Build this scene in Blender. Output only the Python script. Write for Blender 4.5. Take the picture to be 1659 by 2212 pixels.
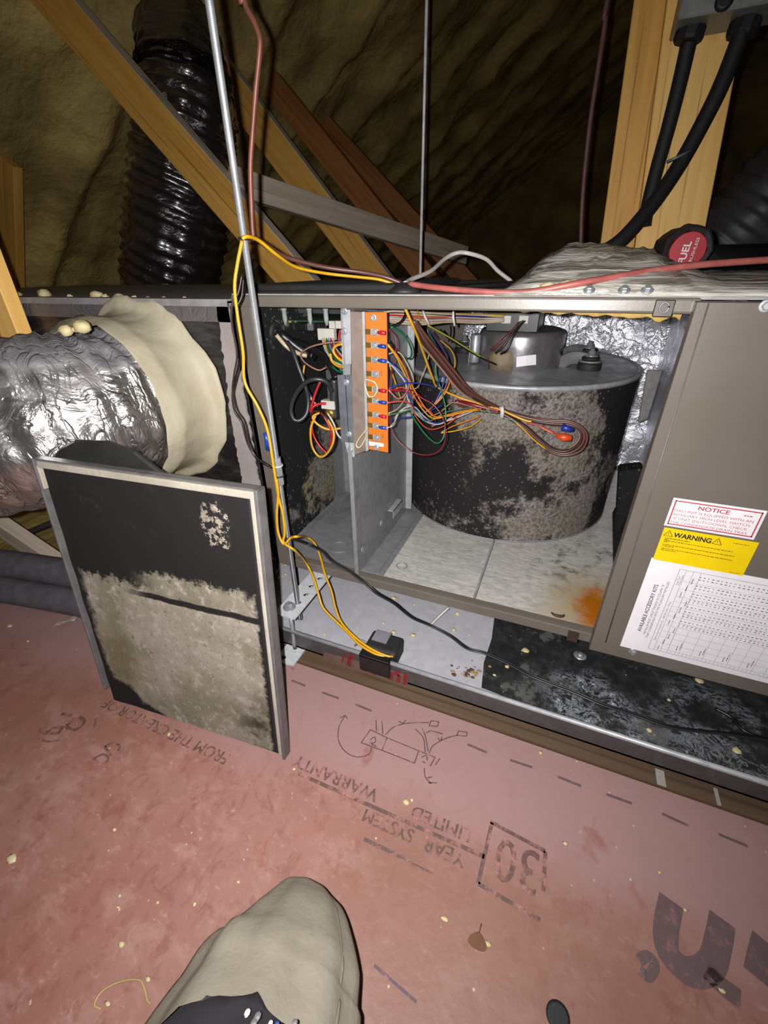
import bpy, math, random
from mathutils import Vector as V, Matrix, noise
random.seed(7)
for o in list(bpy.data.objects):
    bpy.data.objects.remove(o)
S = bpy.context.scene
COL = S.collection
# ---------------------------------------------------------------- camera, light, exposure
CAM_H = 0.679                      # the phone is held 68 cm above the subfloor
YAW, PITCH, ROLL, FPX = -0.399532155, 0.516495322, -0.017157707, 923.3406
fw = V((math.sin(YAW) * math.cos(PITCH), math.cos(YAW) * math.cos(PITCH), -math.sin(PITCH)))
rt = V((math.cos(YAW), -math.sin(YAW), 0)); up = rt.cross(fw)
R_ = math.cos(ROLL) * rt + math.sin(ROLL) * up
U_ = -math.sin(ROLL) * rt + math.cos(ROLL) * up
cd = bpy.data.cameras.new('camera'); cam = bpy.data.objects.new('camera', cd); COL.objects.link(cam)
cd.sensor_fit = 'VERTICAL'; cd.sensor_height = 36; cd.sensor_width = 27; cd.lens = FPX / 2212 * 36
cd.clip_start = 0.01; cd.clip_end = 60
cam.matrix_world = Matrix(((R_.x, U_.x, -fw.x, 0), (R_.y, U_.y, -fw.y, 0), (R_.z, U_.z, -fw.z, CAM_H), (0, 0, 0, 1)))
S.camera = cam
w = bpy.data.worlds.new('attic_dark'); S.world = w; w.use_nodes = True
w.node_tree.nodes['Background'].inputs[0].default_value = (1.0, .78, .52, 1)
w.node_tree.nodes['Background'].inputs[1].default_value = 0.006
ld = bpy.data.lights.new('phone_flash', 'SPOT'); lo = bpy.data.objects.new('phone_flash', ld); COL.objects.link(lo)
ld.energy = 58; ld.color = (1.0, .975, .965); ld.shadow_soft_size = 0.004; ld.spot_size = math.radians(168); ld.spot_blend = 1.0
lo.matrix_world = cam.matrix_world @ Matrix.Translation((-0.020, 0.006, 0.004)) @ Matrix.Rotation(math.radians(9), 4, 'Y') @ Matrix.Rotation(math.radians(1), 4, 'X')
S.view_settings.view_transform = 'Standard'; S.view_settings.look = 'None'
S.view_settings.exposure = 0.0; S.view_settings.gamma = 1.0; S.view_settings.use_curve_mapping = False

def ray(px, py):
    a, b = (px - 829.5) / FPX, (py - 1106) / FPX
    return R_ * a - U_ * b + fw
def P(px, py, y=None, z=None, x=None):
    """world point seen at a photo pixel, on the plane Y=y, Z=z or X=x"""
    r = ray(px, py)
    t = y / r.y if y is not None else ((z - CAM_H) / r.z if z is not None else x / r.x)
    p = r * t; p.z += CAM_H
    return p
def ZM(ox, oy, s, pts, y0, y1=None):
    n = len(pts); out = []
    for i, q in enumerate(pts):
        yy = q[2] if len(q) > 2 else (y0 if y1 is None else y0 + (y1 - y0) * i / max(1, n - 1))
        out.append(P(ox + q[0] / s, oy + q[1] / s, y=yy))
    return out
# ---------------------------------------------------------------- mesh builder
class MB:
    def __init__(s): s.v = []; s.f = []; s.m = []; s.sm = []
    def add(s, vs, fs, mi=0, sm=False):
        k = len(s.v); s.v += [V(a) for a in vs]
        for f in fs: s.f.append([k + i for i in f]); s.m.append(mi); s.sm.append(sm)
        return s
    def hexa(s, p, mi=0):           # p: 4 bottom (ccw from above), 4 top
        return s.add(p, [(3, 2, 1, 0), (4, 5, 6, 7), (0, 1, 5, 4), (1, 2, 6, 5), (2, 3, 7, 6), (3, 0, 4, 7)], mi)
    def box(s, a, b, mi=0, M=None):
        x0, y0, z0 = a; x1, y1, z1 = b
        if x0 > x1: x0, x1 = x1, x0
        if y0 > y1: y0, y1 = y1, y0
        if z0 > z1: z0, z1 = z1, z0
        p = [V(q) for q in ((x0, y0, z0), (x1, y0, z0), (x1, y1, z0), (x0, y1, z0), (x0, y0, z1), (x1, y0, z1), (x1, y1, z1), (x0, y1, z1))]
        if M: p = [M @ q for q in p]
        return s.hexa(p, mi)
    def prism(s, poly, d, mi=0):    # planar polygon (3D points) pushed along vector d
        n = len(poly); poly = [V(q) for q in poly]; d = V(d)
        nrm = V((0, 0, 0))
        for i in range(n): nrm += poly[i].cross(poly[(i + 1) % n])
        if nrm.dot(d) > 0: poly = poly[::-1]
        return s.add(poly + [q + d for q in poly], [tuple(range(n)), tuple(range(2 * n - 1, n - 1, -1))] + [((i + 1) % n, i, n + i, n + (i + 1) % n) for i in range(n)], mi)
    def tube(s, pts, r, n=8, mi=0, caps=True, sm=True, flat=1.0, rad=None):
        pts = [V(p) for p in pts]; m = len(pts)
        t = [(pts[min(i + 1, m - 1)] - pts[max(i - 1, 0)]).normalized() for i in range(m)]
        a = V((0, 0, 1)) if abs(t[0].z) < .9 else V((1, 0, 0))
        u = (a - t[0] * a.dot(t[0])).normalized(); vs = []
        for i in range(m):
            u = (u - t[i] * u.dot(t[i])).normalized(); w_ = t[i].cross(u)
            for k in range(n):
                an = 2 * math.pi * k / n
                rr = rad(i, k, an) if rad else (r[i] if isinstance(r, (list, tuple)) else r)
                vs.append(pts[i] + u * math.cos(an) * rr + w_ * math.sin(an) * rr * flat)
        fs = [(i * n + k, i * n + (k + 1) % n, (i + 1) * n + (k + 1) % n, (i + 1) * n + k) for i in range(m - 1) for k in range(n)]
        k0 = len(s.v); s.add(vs, fs, mi, sm)
        if caps:
            s.f.append([k0 + k for k in range(n - 1, -1, -1)]); s.m.append(mi); s.sm.append(False)
            s.f.append([k0 + (m - 1) * n + k for k in range(n)]); s.m.append(mi); s.sm.append(False)
        return s
    def cyl(s, a, b, r, n=16, mi=0, r2=None):
        return s.tube([a, b], [r, r if r2 is None else r2], n, mi)
    def lathe(s, prof, c, ax=(0, 0, 1), n=24, mi=0, sm=True):   # prof: (radius, height) from bottom to top
        ax = V(ax).normalized(); a = V((1, 0, 0)) if abs(ax.x) < .9 else V((0, 1, 0))
        u = (a - ax * a.dot(ax)).normalized(); w_ = ax.cross(u); c = V(c); m = len(prof)
        vs = [c + ax * h + (u * math.cos(2 * math.pi * k / n) + w_ * math.sin(2 * math.pi * k / n)) * r for r, h in prof for k in range(n)]
        fs = [(i * n + k, i * n + (k + 1) % n, (i + 1) * n + (k + 1) % n, (i + 1) * n + k) for i in range(m - 1) for k in range(n)]
        k0 = len(s.v); s.add(vs, fs, mi, sm)
        s.f.append([k0 + k for k in range(n - 1, -1, -1)]); s.m.append(mi); s.sm.append(False)
        s.f.append([k0 + (m - 1) * n + k for k in range(n)]); s.m.append(mi); s.sm.append(False)
        return s
    def blob(s, c, r, mi=0, seed=0, amp=.3, n=7, m=5, sc=(1, 1, 1)):
        c = V(c); vs = [c + V((0, 0, -r * sc[2]))]
        for i in range(1, m):
            th = math.pi * i / m
            for k in range(n):
                ph = 2 * math.pi * k / n
                d = V((math.sin(th) * math.cos(ph), math.sin(th) * math.sin(ph), -math.cos(th)))
                q = 1 + amp * noise.noise(d * 1.7 + V((seed * 3.1, seed * 1.7, seed)))
                vs.append(c + V((d.x * sc[0], d.y * sc[1], d.z * sc[2])) * r * q)
        vs.append(c + V((0, 0, r * sc[2]))); L = len(vs) - 1
        fs = [(0, 1 + (k + 1) % n, 1 + k) for k in range(n)]
        fs += [(1 + i * n + k, 1 + i * n + (k + 1) % n, 1 + (i + 1) * n + (k + 1) % n, 1 + (i + 1) * n + k) for i in range(m - 2) for k in range(n)]
        fs += [(L, 1 + (m - 2) * n + k, 1 + (m - 2) * n + (k + 1) % n) for k in range(n)]
        return s.add(vs, fs, mi, True)
    def text(s, txt, org, xd, yd, size, mi=0, align='LEFT', wide=1.0, lift=None, bold=0):
        vs, fs = glyphs(txt, align, bold); xd = V(xd).normalized(); yd = V(yd).normalized(); org = V(org)
        nz = xd.cross(yd)
        if lift: org = org + nz * lift
        return s.add([org + xd * (a * size * wide) + yd * (b * size) for a, b in vs], fs, mi)
    def build(s, name, mats, parent=None, bevel=0, M=None, seg=1):
        mats = mats if isinstance(mats, (list, tuple)) else [mats]
        me = bpy.data.meshes.new(name)
        if M is not None: org = None; vs = s.v
        elif parent is None:
            xs = [q.x for q in s.v]; ys = [q.y for q in s.v]
            org = V(((min(xs) + max(xs)) / 2, (min(ys) + max(ys)) / 2, min(q.z for q in s.v))); vs = [q - org for q in s.v]
        else:
            org = wloc(parent); vs = [q - org for q in s.v]
        me.from_pydata([tuple(q) for q in vs], [], s.f)
        for q in mats: me.materials.append(q)
        me.polygons.foreach_set('material_index', s.m); me.polygons.foreach_set('use_smooth', s.sm); me.update()
        o = bpy.data.objects.new(name, me); COL.objects.link(o)
        if M is not None: o.matrix_world = M
        elif parent is None: o.location = org
        if parent is not None: o.parent = parent
        if bevel:
            b = o.modifiers.new('bevel', 'BEVEL'); b.width = bevel; b.segments = seg; b.limit_method = 'ANGLE'
        return o
def wloc(o):
    p = V((0, 0, 0))
    while o: p = p + o.location; o = o.parent
    return p
_g = {}
def glyphs(txt, align, bold=0):
    k = (txt, align, bold)
    if k not in _g:
        c = bpy.data.curves.new('t', 'FONT'); c.body = txt; c.align_x = align; c.resolution_u = 3; c.offset = bold
        o = bpy.data.objects.new('t', c); COL.objects.link(o)
        dg = bpy.context.evaluated_depsgraph_get(); me = o.evaluated_get(dg).to_mesh()
        _g[k] = ([(q.co.x, q.co.y) for q in me.vertices], [tuple(p.vertices) for p in me.polygons])
        o.evaluated_get(dg).to_mesh_clear(); bpy.data.objects.remove(o); bpy.data.curves.remove(c)
    return _g[k]
def tag(o, label, cat, group=None):
    o['label'] = label; o['category'] = cat
    if group: o['group'] = group
    return o
def struct(o): o['kind'] = 'structure'; return o
def thing(name, loc, label, cat, group=None):
    o = bpy.data.objects.new(name, None); COL.objects.link(o); o.location = loc; o.empty_display_size = .05
    return tag(o, label, cat, group)
def spline(pts, k=6):
    pts = [V(p) for p in pts]
    if len(pts) < 3: return pts
    q = [pts[0] * 2 - pts[1]] + pts + [pts[-1] * 2 - pts[-2]]; out = []
    for i in range(1, len(q) - 2):
        a, b, c, d = q[i - 1:i + 3]
        for j in range(k):
            t = j / k
            out.append(.5 * ((2 * b) + (c - a) * t + (2 * a - 5 * b + 4 * c - d) * t * t + (3 * b - a - 3 * c + d) * t ** 3))
    out.append(pts[-1]); return out
def wire(name, pts, r, mat, parent=None, n=6, k=6, label=None, cat=None, group=None):
    o = MB().tube(spline(pts, k), r, n).build(name, mat, parent)
    if label: tag(o, label, cat, group)
    return o
# ---------------------------------------------------------------- materials
class NT:
    def __init__(s, name):
        s.mat = bpy.data.materials.new(name); s.mat.use_nodes = True; s.t = s.mat.node_tree
        s.b = s.t.nodes['Principled BSDF']; s.pos = None
    def n(s, ty, **kw):
        q = s.t.nodes.new(ty)
        for k, a in kw.items(): setattr(q, k, a)
        return q
    def lk(s, a, b): s.t.links.new(a, b)
    def set(s, inp, val):
        if hasattr(val, 'is_linked') or hasattr(val, 'links'): s.lk(val, inp)
        elif isinstance(val, (tuple, list)) and len(val) == 3 and inp.type == 'RGBA': inp.default_value = (*val, 1)
        else: inp.default_value = val
    def P(s):
        if not s.pos: s.pos = s.n('ShaderNodeNewGeometry').outputs['Position']
        return s.pos
    def O(s): return s.n('ShaderNodeTexCoord').outputs['Object']
    def map(s, c, sc=(1, 1, 1), loc=(0, 0, 0), rot=(0, 0, 0)):
        m = s.n('ShaderNodeMapping'); s.lk(c, m.inputs[0]); m.inputs['Scale'].default_value = sc; m.inputs['Location'].default_value = loc; m.inputs['Rotation'].default_value = rot
        return m.outputs[0]
    def noise(s, c, sc, det=4, rough=.6, dist=0):
        q = s.n('ShaderNodeTexNoise'); s.lk(c, q.inputs['Vector'])
        q.inputs['Scale'].default_value = sc; q.inputs['Detail'].default_value = det; q.inputs['Roughness'].default_value = rough; q.inputs['Distortion'].default_value = dist
        return q.outputs['Fac']
    def voro(s, c, sc, feat='F1', out='Distance', rnd=1):
        q = s.n('ShaderNodeTexVoronoi', feature=feat); s.lk(c, q.inputs['Vector']); q.inputs['Scale'].default_value = sc; q.inputs['Randomness'].default_value = rnd
        return q.outputs[out]
    def ramp(s, f, a, b, lo=0., hi=1.):
        q = s.n('ShaderNodeMapRange', interpolation_type='SMOOTHSTEP'); s.lk(f, q.inputs[0])
        for i, x in zip((1, 2, 3, 4), (a, b, lo, hi)): q.inputs[i].default_value = x
        return q.outputs[0]
    def math(s, op, a, b=0.):
        q = s.n('ShaderNodeMath', operation=op); s.set(q.inputs[0], a); s.set(q.inputs[1], b); return q.outputs[0]
    def mix(s, f, a, b):
        q = s.n('ShaderNodeMix', data_type='RGBA'); s.set(q.inputs[0], f); s.set(q.inputs[6], a); s.set(q.inputs[7], b); return q.outputs[2]
    def xyz(s, c):
        q = s.n('ShaderNodeSeparateXYZ'); s.lk(c, q.inputs[0]); return q.outputs
    def dist(s, c, p, sc=(1, 1, 1)):          # distance of coord from p
        m = s.n('ShaderNodeVectorMath', operation='SUBTRACT'); s.lk(c, m.inputs[0]); m.inputs[1].default_value = p
        k = s.n('ShaderNodeVectorMath', operation='MULTIPLY'); s.lk(m.outputs[0], k.inputs[0]); k.inputs[1].default_value = sc
        l = s.n('ShaderNodeVectorMath', operation='LENGTH'); s.lk(k.outputs[0], l.inputs[0]); return l.outputs['Value']
    def bump(s, h, st=.3, d=.01):
        q = s.n('ShaderNodeBump'); s.lk(h, q.inputs['Height']); q.inputs['Strength'].default_value = st; q.inputs['Distance'].default_value = d
        s.lk(q.outputs[0], s.b.inputs['Normal'])
    def out(s, col, rough=.6, metal=0., spec=None):
        s.set(s.b.inputs['Base Color'], col); s.set(s.b.inputs['Roughness'], rough); s.set(s.b.inputs['Metallic'], metal)
        if spec is not None: s.b.inputs['Specular IOR Level'].default_value = spec
        return s.mat
_m = {}
def plain(name, col, rough=.5, metal=0., vary=.12, sc=40, spec=None):
    """plain painted / plastic / metal surface with slight grime"""
    if name not in _m:
        t = NT(name); f = t.noise(t.P(), sc, 3)
        d = tuple(c * (1 - vary * 2) for c in col)
        _m[name] = t.out(t.mix(t.ramp(f, .35, .65), d, col), rough, metal, spec)
    return _m[name]
def C(r, g, b, k=.56):
    f = lambda x: (x / 255 / 12.92 if x < 11 else ((x / 255 + .055) / 1.055) ** 2.4) * k
    return (f(r), f(g), f(b))
def m_floor():
    t = NT('red_subfloor'); p = t.P(); x = t.xyz(p)
    base = t.mix(t.ramp(t.noise(p, 3.5, 5), .35, .65), C(166, 108, 94), C(174, 124, 112))
    near = t.ramp(t.math('ADD', x[1], t.math('MULTIPLY', t.noise(p, 6, 4), .12)), .30, .42)      # worn red in the traffic area, dusty pink along the unit
    base = t.mix(near, base, C(178, 140, 137))
    wear = t.ramp(t.noise(t.map(p, (1, 1.6, 1), rot=(0, 0, .5)), 14, 7, .72, .4), .47, .66)
    wear = t.math('MULTIPLY', wear, t.ramp(near, 0, 1, .85, .12))
    base = t.mix(t.math('MULTIPLY', wear, .8), base, C(192, 150, 138)); pw = t.math('MULTIPLY', t.ramp(t.noise(t.map(p, (1, 2, 1), loc=(3, 8, 0), rot=(0, 0, .7)), 42, 6, .75), .56, .7), t.ramp(near, 0, 1, .7, .15)); base = t.mix(t.math('MULTIPLY', pw, .8), base, C(208, 172, 160))
    mot = t.math('MULTIPLY', t.ramp(t.noise(t.map(p, (1.3, 1, 1), loc=(9, 2, 0)), 30, 6, .72, .5), .5, .66), t.ramp(near, 0, 1, .6, .1)); base = t.mix(mot, base, C(148, 88, 74))
    brn = t.math('MULTIPLY', t.ramp(t.noise(t.map(p, loc=(1, 6, 0)), 2.4, 3), .42, .6), t.ramp(near, 0, 1, .6, 0)); base = t.mix(brn, base, C(150, 108, 90))
    stain = t.ramp(t.noise(p, 9, 5, .62, .6), .62, .70)
    base = t.mix(t.math('MULTIPLY', stain, .6), base, C(160, 90, 74))
    sp = t.ramp(t.voro(p, 55), .05, .10, 1, 0); sp = t.math('MULTIPLY', sp, t.ramp(t.noise(p, 9, 2), .5, .6))
    base = t.mix(sp, base, C(226, 200, 180))
    ds = t.ramp(t.voro(t.map(p, loc=(3, 1, 0)), 24), .08, .13, 1, 0); ds = t.math('MULTIPLY', ds, t.ramp(t.noise(t.map(p, loc=(7, 3, 0)), 5, 2), .5, .62))
    base = t.mix(t.math('MULTIPLY', ds, .6), base, C(150, 84, 74))
    t.bump(t.noise(p, 60, 5), .15, .004)
    return t.out(base, .55)
def m_foam():
    t = NT('spray_foam'); p = t.P()
    c = t.mix(t.ramp(t.noise(p, 2.2, 5), .3, .7), C(122, 104, 62, 1.7), C(176, 154, 92, 1.75))
    t.bump(t.noise(p, 14, 5, .6), .7, .03)
    return t.out(c, .75)
def m_wood(name, a, b, dark):
    t = NT(name); o = t.O()
    g = t.noise(t.map(o, (1.2, 22, 22)), 1.6, 5, .6, .4)
    c = t.mix(t.ramp(g, .3, .7), a, b)
    l = t.ramp(t.noise(t.map(o, (.7, 60, 60)), 1.5, 3, .5), .6, .68)
    c = t.mix(t.math('MULTIPLY', l, .5), c, dark)
    k = t.ramp(t.voro(t.map(o, (1.0, 4.5, 4.5), loc=(.2, .4, .1)), 1.6), .05, .10, 1, 0)
    c = t.mix(t.math('MULTIPLY', k, .75), c, dark)
    t.bump(g, .15, .003)
    return t.out(c, .6)
def m_galv(name, col, rough=.36, grime=.5, sc=18, metal=.3):
    t = NT(name); p = t.P()
    v = t.voro(t.map(p, (1, 1.6, 1)), 90, out='Color'); vx = t.xyz(v)[0]
    c = t.mix(vx, tuple(a * .82 for a in col), col)
    g = t.ramp(t.noise(p, sc, 6, .65), .48, .72)
    c = t.mix(t.math('MULTIPLY', g, grime), c, tuple(a * .38 for a in col))
    return t.out(c, t.ramp(t.noise(p, 25, 4), .3, .7, rough - .04, rough + .18), metal)
def m_foil(name='foil', rough=.30, sc=9, st=.55, col=C(214, 210, 206, .9), dirt=.0, dust=False, metal=.95):
    t = NT(name); p = t.P()
    h1 = t.noise(p, sc, 5, .6, 1.6); h2 = t.math('ABSOLUTE', t.math('SUBTRACT', t.noise(t.map(p, (1, 1.4, .8), rot=(.3, .2, .5)), sc * 1.7, 3, .5, 1.0), .5), 0.)
    h = t.math('ADD', h1, t.math('MULTIPLY', t.ramp(h2, 0, .05), .22))
    t.bump(h, st, .016)
    c = col
    if dirt: c = t.mix(t.math('MULTIPLY', t.ramp(t.noise(p, 7, 5), .4, .7), dirt), col, C(120, 110, 98, .8))
    if dust:                                     # dust settles on the upward side
        nz = t.xyz(t.n('ShaderNodeNewGeometry').outputs['Normal'])[2]
        d = t.ramp(t.math('ADD', nz, t.math('MULTIPLY', t.math('SUBTRACT', t.noise(p, 10, 4), .5), .25)), .45, .80)
        return t.out(t.mix(d, c, C(150, 146, 150)), t.math('ADD', rough, t.math('MULTIPLY', d, .35)), t.math('SUBTRACT', metal, t.math('MULTIPLY', d, .85)))
    return t.out(c, rough, metal)
def m_paint():
    t = NT('taupe_cabinet_paint'); p = t.P()
    c = t.mix(t.ramp(t.noise(p, 5, 4), .35, .7), C(140, 130, 119, .40), C(148, 139, 129, .40))
    s = t.ramp(t.noise(p, 120, 3), .72, .78); c = t.mix(t.math('MULTIPLY', s, .4), c, C(112, 98, 86))
    t.bump(t.noise(p, 300, 2), .08, .001)
    return t.out(c, .36)
def m_mould(name, base, light, spots, sc=26, thr=.52, tint=C(158, 148, 118)):
    """black insulation / sheet with pale mould; spots = [(centre, radius, gain)]"""
    t = NT(name); p = t.P()
    f = t.noise(p, sc, 8, .72); big = t.noise(p, 6.5, 4, .6)
    s = t.math('ADD', t.math('MULTIPLY', f, .55), t.math('MULTIPLY', big, .45))
    for c, r, g in spots:
        s = t.math('ADD', s, t.ramp(t.dist(p, c), 0, r, g, 0))
    m = t.ramp(s, thr, thr + .09)
    fine = t.ramp(t.noise(p, 160, 4, .7), .35, .62)
    m2 = t.math('MULTIPLY', m, t.ramp(fine, 0, 1, .45, 1))
    dots = t.math('MULTIPLY', t.ramp(t.voro(p, 95), .10, .24, 1, 0), t.ramp(s, thr - .16, thr, 0, .75))
    m2 = t.math('MAXIMUM', m2, dots)
    lc = t.mix(t.ramp(t.noise(p, 11, 3), .42, .62), light, tint)
    t.bump(m2, .35, .004)
    return t.out(t.mix(m2, base, lc), .8, 0, .25)
def m_door():
    """mouldy insulation of the removed door; object x = across, z = up the door"""
    t = NT('mouldy_door_insulation'); o = t.O(); x = t.xyz(o); u, v_ = x[0], x[2]
    nz = t.noise(o, 22, 6, .7); fz = t.noise(o, 90, 5, .7)
    lin = t.math('ADD', v_, t.math('MULTIPLY', t.math('SUBTRACT', nz, .5), .06)); lin = t.math('ADD', lin, t.math('MULTIPLY', t.math('SUBTRACT', fz, .5), .05))
    band = t.ramp(lin, .268, .282, 1, 0)
    right = t.math('MULTIPLY', t.ramp(lin, .292, .306, 1, 0), t.ramp(u, .12, .18)); 
    m = t.math('MAXIMUM', t.math('MULTIPLY', band, t.ramp(t.math('ADD', u, t.math('MULTIPLY', t.math('SUBTRACT', nz, .5), .05)), .012, .026)), right)
    groove = t.math('MULTIPLY', t.ramp(t.math('ABSOLUTE', t.math('SUBTRACT', t.math('ADD', v_, t.math('MULTIPLY', nz, .008)), .262), 0.), .0035, .006, 1, 0), t.ramp(u, .09, .15))
    m = t.math('MULTIPLY', m, t.math('SUBTRACT', 1., groove))
    dcor = t.math('ADD', t.math('MULTIPLY', u, .62), t.math('MULTIPLY', v_, .9)); dcor = t.math('ADD', dcor, t.math('MULTIPLY', t.math('SUBTRACT', nz, .5), .06))
    m = t.math('MULTIPLY', m, t.ramp(dcor, .068, .082))
    m = t.math('MULTIPLY', m, t.ramp(t.math('ADD', u, t.math('MULTIPLY', fz, .02)), .342, .350, 1, 0))
    splat = t.math('MULTIPLY', t.ramp(t.dist(o, (.292, 0, .398), (1.3, 0, .8)), .0, .05, 1, 0), t.ramp(fz, .46, .60)); splat = t.ramp(splat, .25, .4)
    m = t.math('MAXIMUM', m, splat)
    lc = t.mix(t.ramp(t.noise(o, 9, 5), .38, .62), C(168, 156, 142), C(140, 132, 112))
    lc = t.mix(t.ramp(t.noise(o, 55, 5, .75), .5, .68), lc, C(190, 178, 168))
    ol = t.ramp(t.dist(o, (.055, 0, .12), (1.6, 0, .7)), .0, .10, .8, 0); lc = t.mix(ol, lc, C(120, 108, 72))
    dk = t.ramp(t.noise(t.map(o, loc=(2, 0, 1)), 60, 6, .8), .60, .66); dk = t.math('MULTIPLY', dk, .7); dk = t.math('MAXIMUM', dk, t.math('MULTIPLY', t.ramp(t.noise(o, 190, 5, .8), .56, .66), .5))
    br = t.math('MULTIPLY', t.ramp(t.dist(o, (.318, 0, .04), (1, 0, .6)), .0, .07, 1, 0), t.ramp(nz, .35, .6)); dk = t.math('MAXIMUM', dk, br)
    lc = t.mix(dk, lc, C(58, 52, 40))
    bk = t.mix(t.ramp(t.noise(o, 14, 6, .7), .55, .75), C(34, 31, 31), C(58, 54, 53))
    t.bump(t.math('ADD', m, t.math('MULTIPLY', fz, .5)), .3, .004)
    return t.out(t.mix(m, bk, lc), .85, 0, .2)
def m_pan():
    t = NT('drain_pan_galvanised'); p = t.P(); x = t.xyz(p)
    c = t.mix(t.xyz(t.voro(p, 70, out='Color'))[0], C(174, 173, 180, .88), C(184, 183, 190, .88))
    s = t.ramp(t.math('ADD', t.math('MULTIPLY', t.noise(p, 16, 6, .7, .8), .7), t.ramp(x[0], -.3, .35, 0, .22)), .54, .66)
    c = t.mix(t.math('MULTIPLY', s, .6), c, C(92, 88, 84))
    wht = t.ramp(t.noise(t.map(p, loc=(5, 1, 0)), 40, 5, .7), .63, .7); c = t.mix(t.math('MULTIPLY', wht, .5), c, C(196, 194, 188))
    return t.out(c, .42, .15)
def m_patch():
    t = NT('black_sealant_patch'); p = t.P()
    c = t.mix(t.ramp(t.noise(p, 30, 5, .7), .4, .7), C(40, 42, 42), C(66, 68, 66))
    f = t.noise(t.map(p, (1, 1.3, 1)), 26, 8, .75, 1.5); edge = t.ramp(t.math('ABSOLUTE', t.math('SUBTRACT', f, .5), 0.), .0, .05, .75, 0)
    area = t.math('MAXIMUM', t.ramp(t.dist(p, (.135, .585, .015)), .045, .09, 1, 0), t.ramp(t.dist(p, (.20, .57, .015)), .02, .06, .8, 0))
    area = t.math('MAXIMUM', area, t.ramp(t.dist(p, (.33, .60, .015)), .05, .14, .7, 0))
    edge = t.math('MAXIMUM', t.math('MULTIPLY', edge, .55), t.ramp(t.noise(p, 95, 7, .8), .52, .68)); area = t.math('MULTIPLY', area, t.ramp(t.noise(t.map(p, loc=(4, 4, 0)), 17, 4, .6), .40, .56))
    c = t.mix(t.math('MULTIPLY', edge, area), c, C(206, 212, 226, .8))
    g = t.ramp(t.noise(t.map(p, loc=(2, 2, 0)), 13, 5, .7), .56, .64); c = t.mix(t.math('MULTIPLY', g, .55), c, C(128, 128, 126))
    d = t.ramp(t.voro(p, 60), .06, .11, 1, 0); c = t.mix(t.math('MULTIPLY', d, t.ramp(t.noise(p, 14, 2), .52, .6)), c, C(206, 196, 150))
    return t.out(c, .45)
def m_cabfloor():
    t = NT('cabinet_floor_sheet'); p = t.P(); x = t.xyz(p)
    st = t.noise(t.map(p, (9, 34, 1), rot=(0, 0, -.25)), 3.4, 6, .7, 1.2)
    c = t.mix(t.ramp(st, .35, .65), C(174, 172, 168, .85), C(212, 208, 200, .85))
    right = t.ramp(x[0], -.16, .05)
    mo = t.math('MULTIPLY', t.ramp(t.noise(p, 24, 7, .72), .5, .64), t.ramp(t.dist(p, (.09, .86, .125), (1, .8, 0)), .03, .19, 1, 0))
    c = t.mix(t.math('MULTIPLY', mo, .75), c, C(74, 68, 54))
    ye = t.ramp(t.math('ADD', t.dist(p, (.115, .69, .125), (1, .7, 0)), t.math('MULTIPLY', t.noise(p, 18, 5), .06)), .05, .16, .85, 0); c = t.mix(t.math('MULTIPLY', ye, t.ramp(st, .2, .6)), c, C(214, 178, 110))
    ru = t.ramp(t.math('ADD', t.dist(p, (.128, .700, .125), (1, .55, 0)), t.math('MULTIPLY', t.noise(p, 26, 6, .7), .07)), .050, .085, 1, 0); c = t.mix(ru, c, C(196, 112, 16))
    t.bump(st, .25, .003)
    return t.out(c, .32, t.ramp(ru, 0, 1, .2, .02))
def m_mastic(name, a, b):
    t = NT(name); p = t.P()
    c = t.mix(t.ramp(t.noise(p, 11, 5), .35, .65), a, b); t.bump(t.noise(p, 30, 5, .6), .35, .006)
    return t.out(c, .6)
def m_blackduct():
    t = NT('black_duct_jacket'); p = t.P()
    t.bump(t.noise(t.map(p, (1, 1, 2.6), rot=(.4, .5, 0)), 9, 4, .55, 1.2), .5, .03)
    m = t.out(C(40, 34, 37, 1), .30, 0., 1.); t.b.inputs['Coat Weight'].default_value = 1.; t.b.inputs['Coat Roughness'].default_value = .2; t.b.inputs['Coat IOR'].default_value = 1.9
    return m
def m_plenum():
    t = NT('black_duct_board_facing'); p = t.P()
    s = t.noise(t.map(p, (1, 1, 4), rot=(0, .8, 0)), 10, 6, .7)
    c = t.mix(t.ramp(s, .45, .7), C(46, 43, 44), C(92, 88, 88)); t.bump(t.noise(p, 40, 4), .25, .004)
    return t.out(c, .3, .35)
def m_plastic_film():
    t = NT('cloudy_plastic_film'); p = t.P()
    c = t.mix(t.ramp(t.noise(t.map(p, (2.5, 9, 30), rot=(0, .25, .2)), 4, 5, .6, .6), .38, .62), C(132, 127, 116, .75), C(216, 212, 202, .8)); t.bump(t.noise(t.map(p, (2.5, 9, 30), rot=(0, .25, .2)), 4, 5, .6, .6), .6, .01)
    m = t.out(c, .3); t.b.inputs['Transmission Weight'].default_value = .15; return m
FLOOR = m_floor(); FOAM = m_foam(); PAINT = m_paint(); PAN = m_pan(); PATCH = m_patch(); CABF = m_cabfloor(); DOORM = m_door()
WOOD = m_wood('pine_lumber', C(196, 142, 60, 1.15), C(214, 166, 84, 1.15), C(98, 56, 26, 1)); WOODG = m_wood('greyed_lumber', C(162, 148, 132, 1.2), C(186, 172, 156, 1.2), C(120, 96, 70, 1))
WOODR = m_wood('red_brown_lumber', C(158, 98, 48, 1), C(180, 120, 64, 1), C(70, 34, 18, 1)); WOODP = m_wood('pale_pine_lumber', C(216, 168, 88, 1.25), C(228, 186, 110, 1.25), C(134, 80, 40, 1)); WOODB = m_wood('brown_plank', C(96, 74, 54), C(116, 94, 70), C(60, 44, 30))
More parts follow.
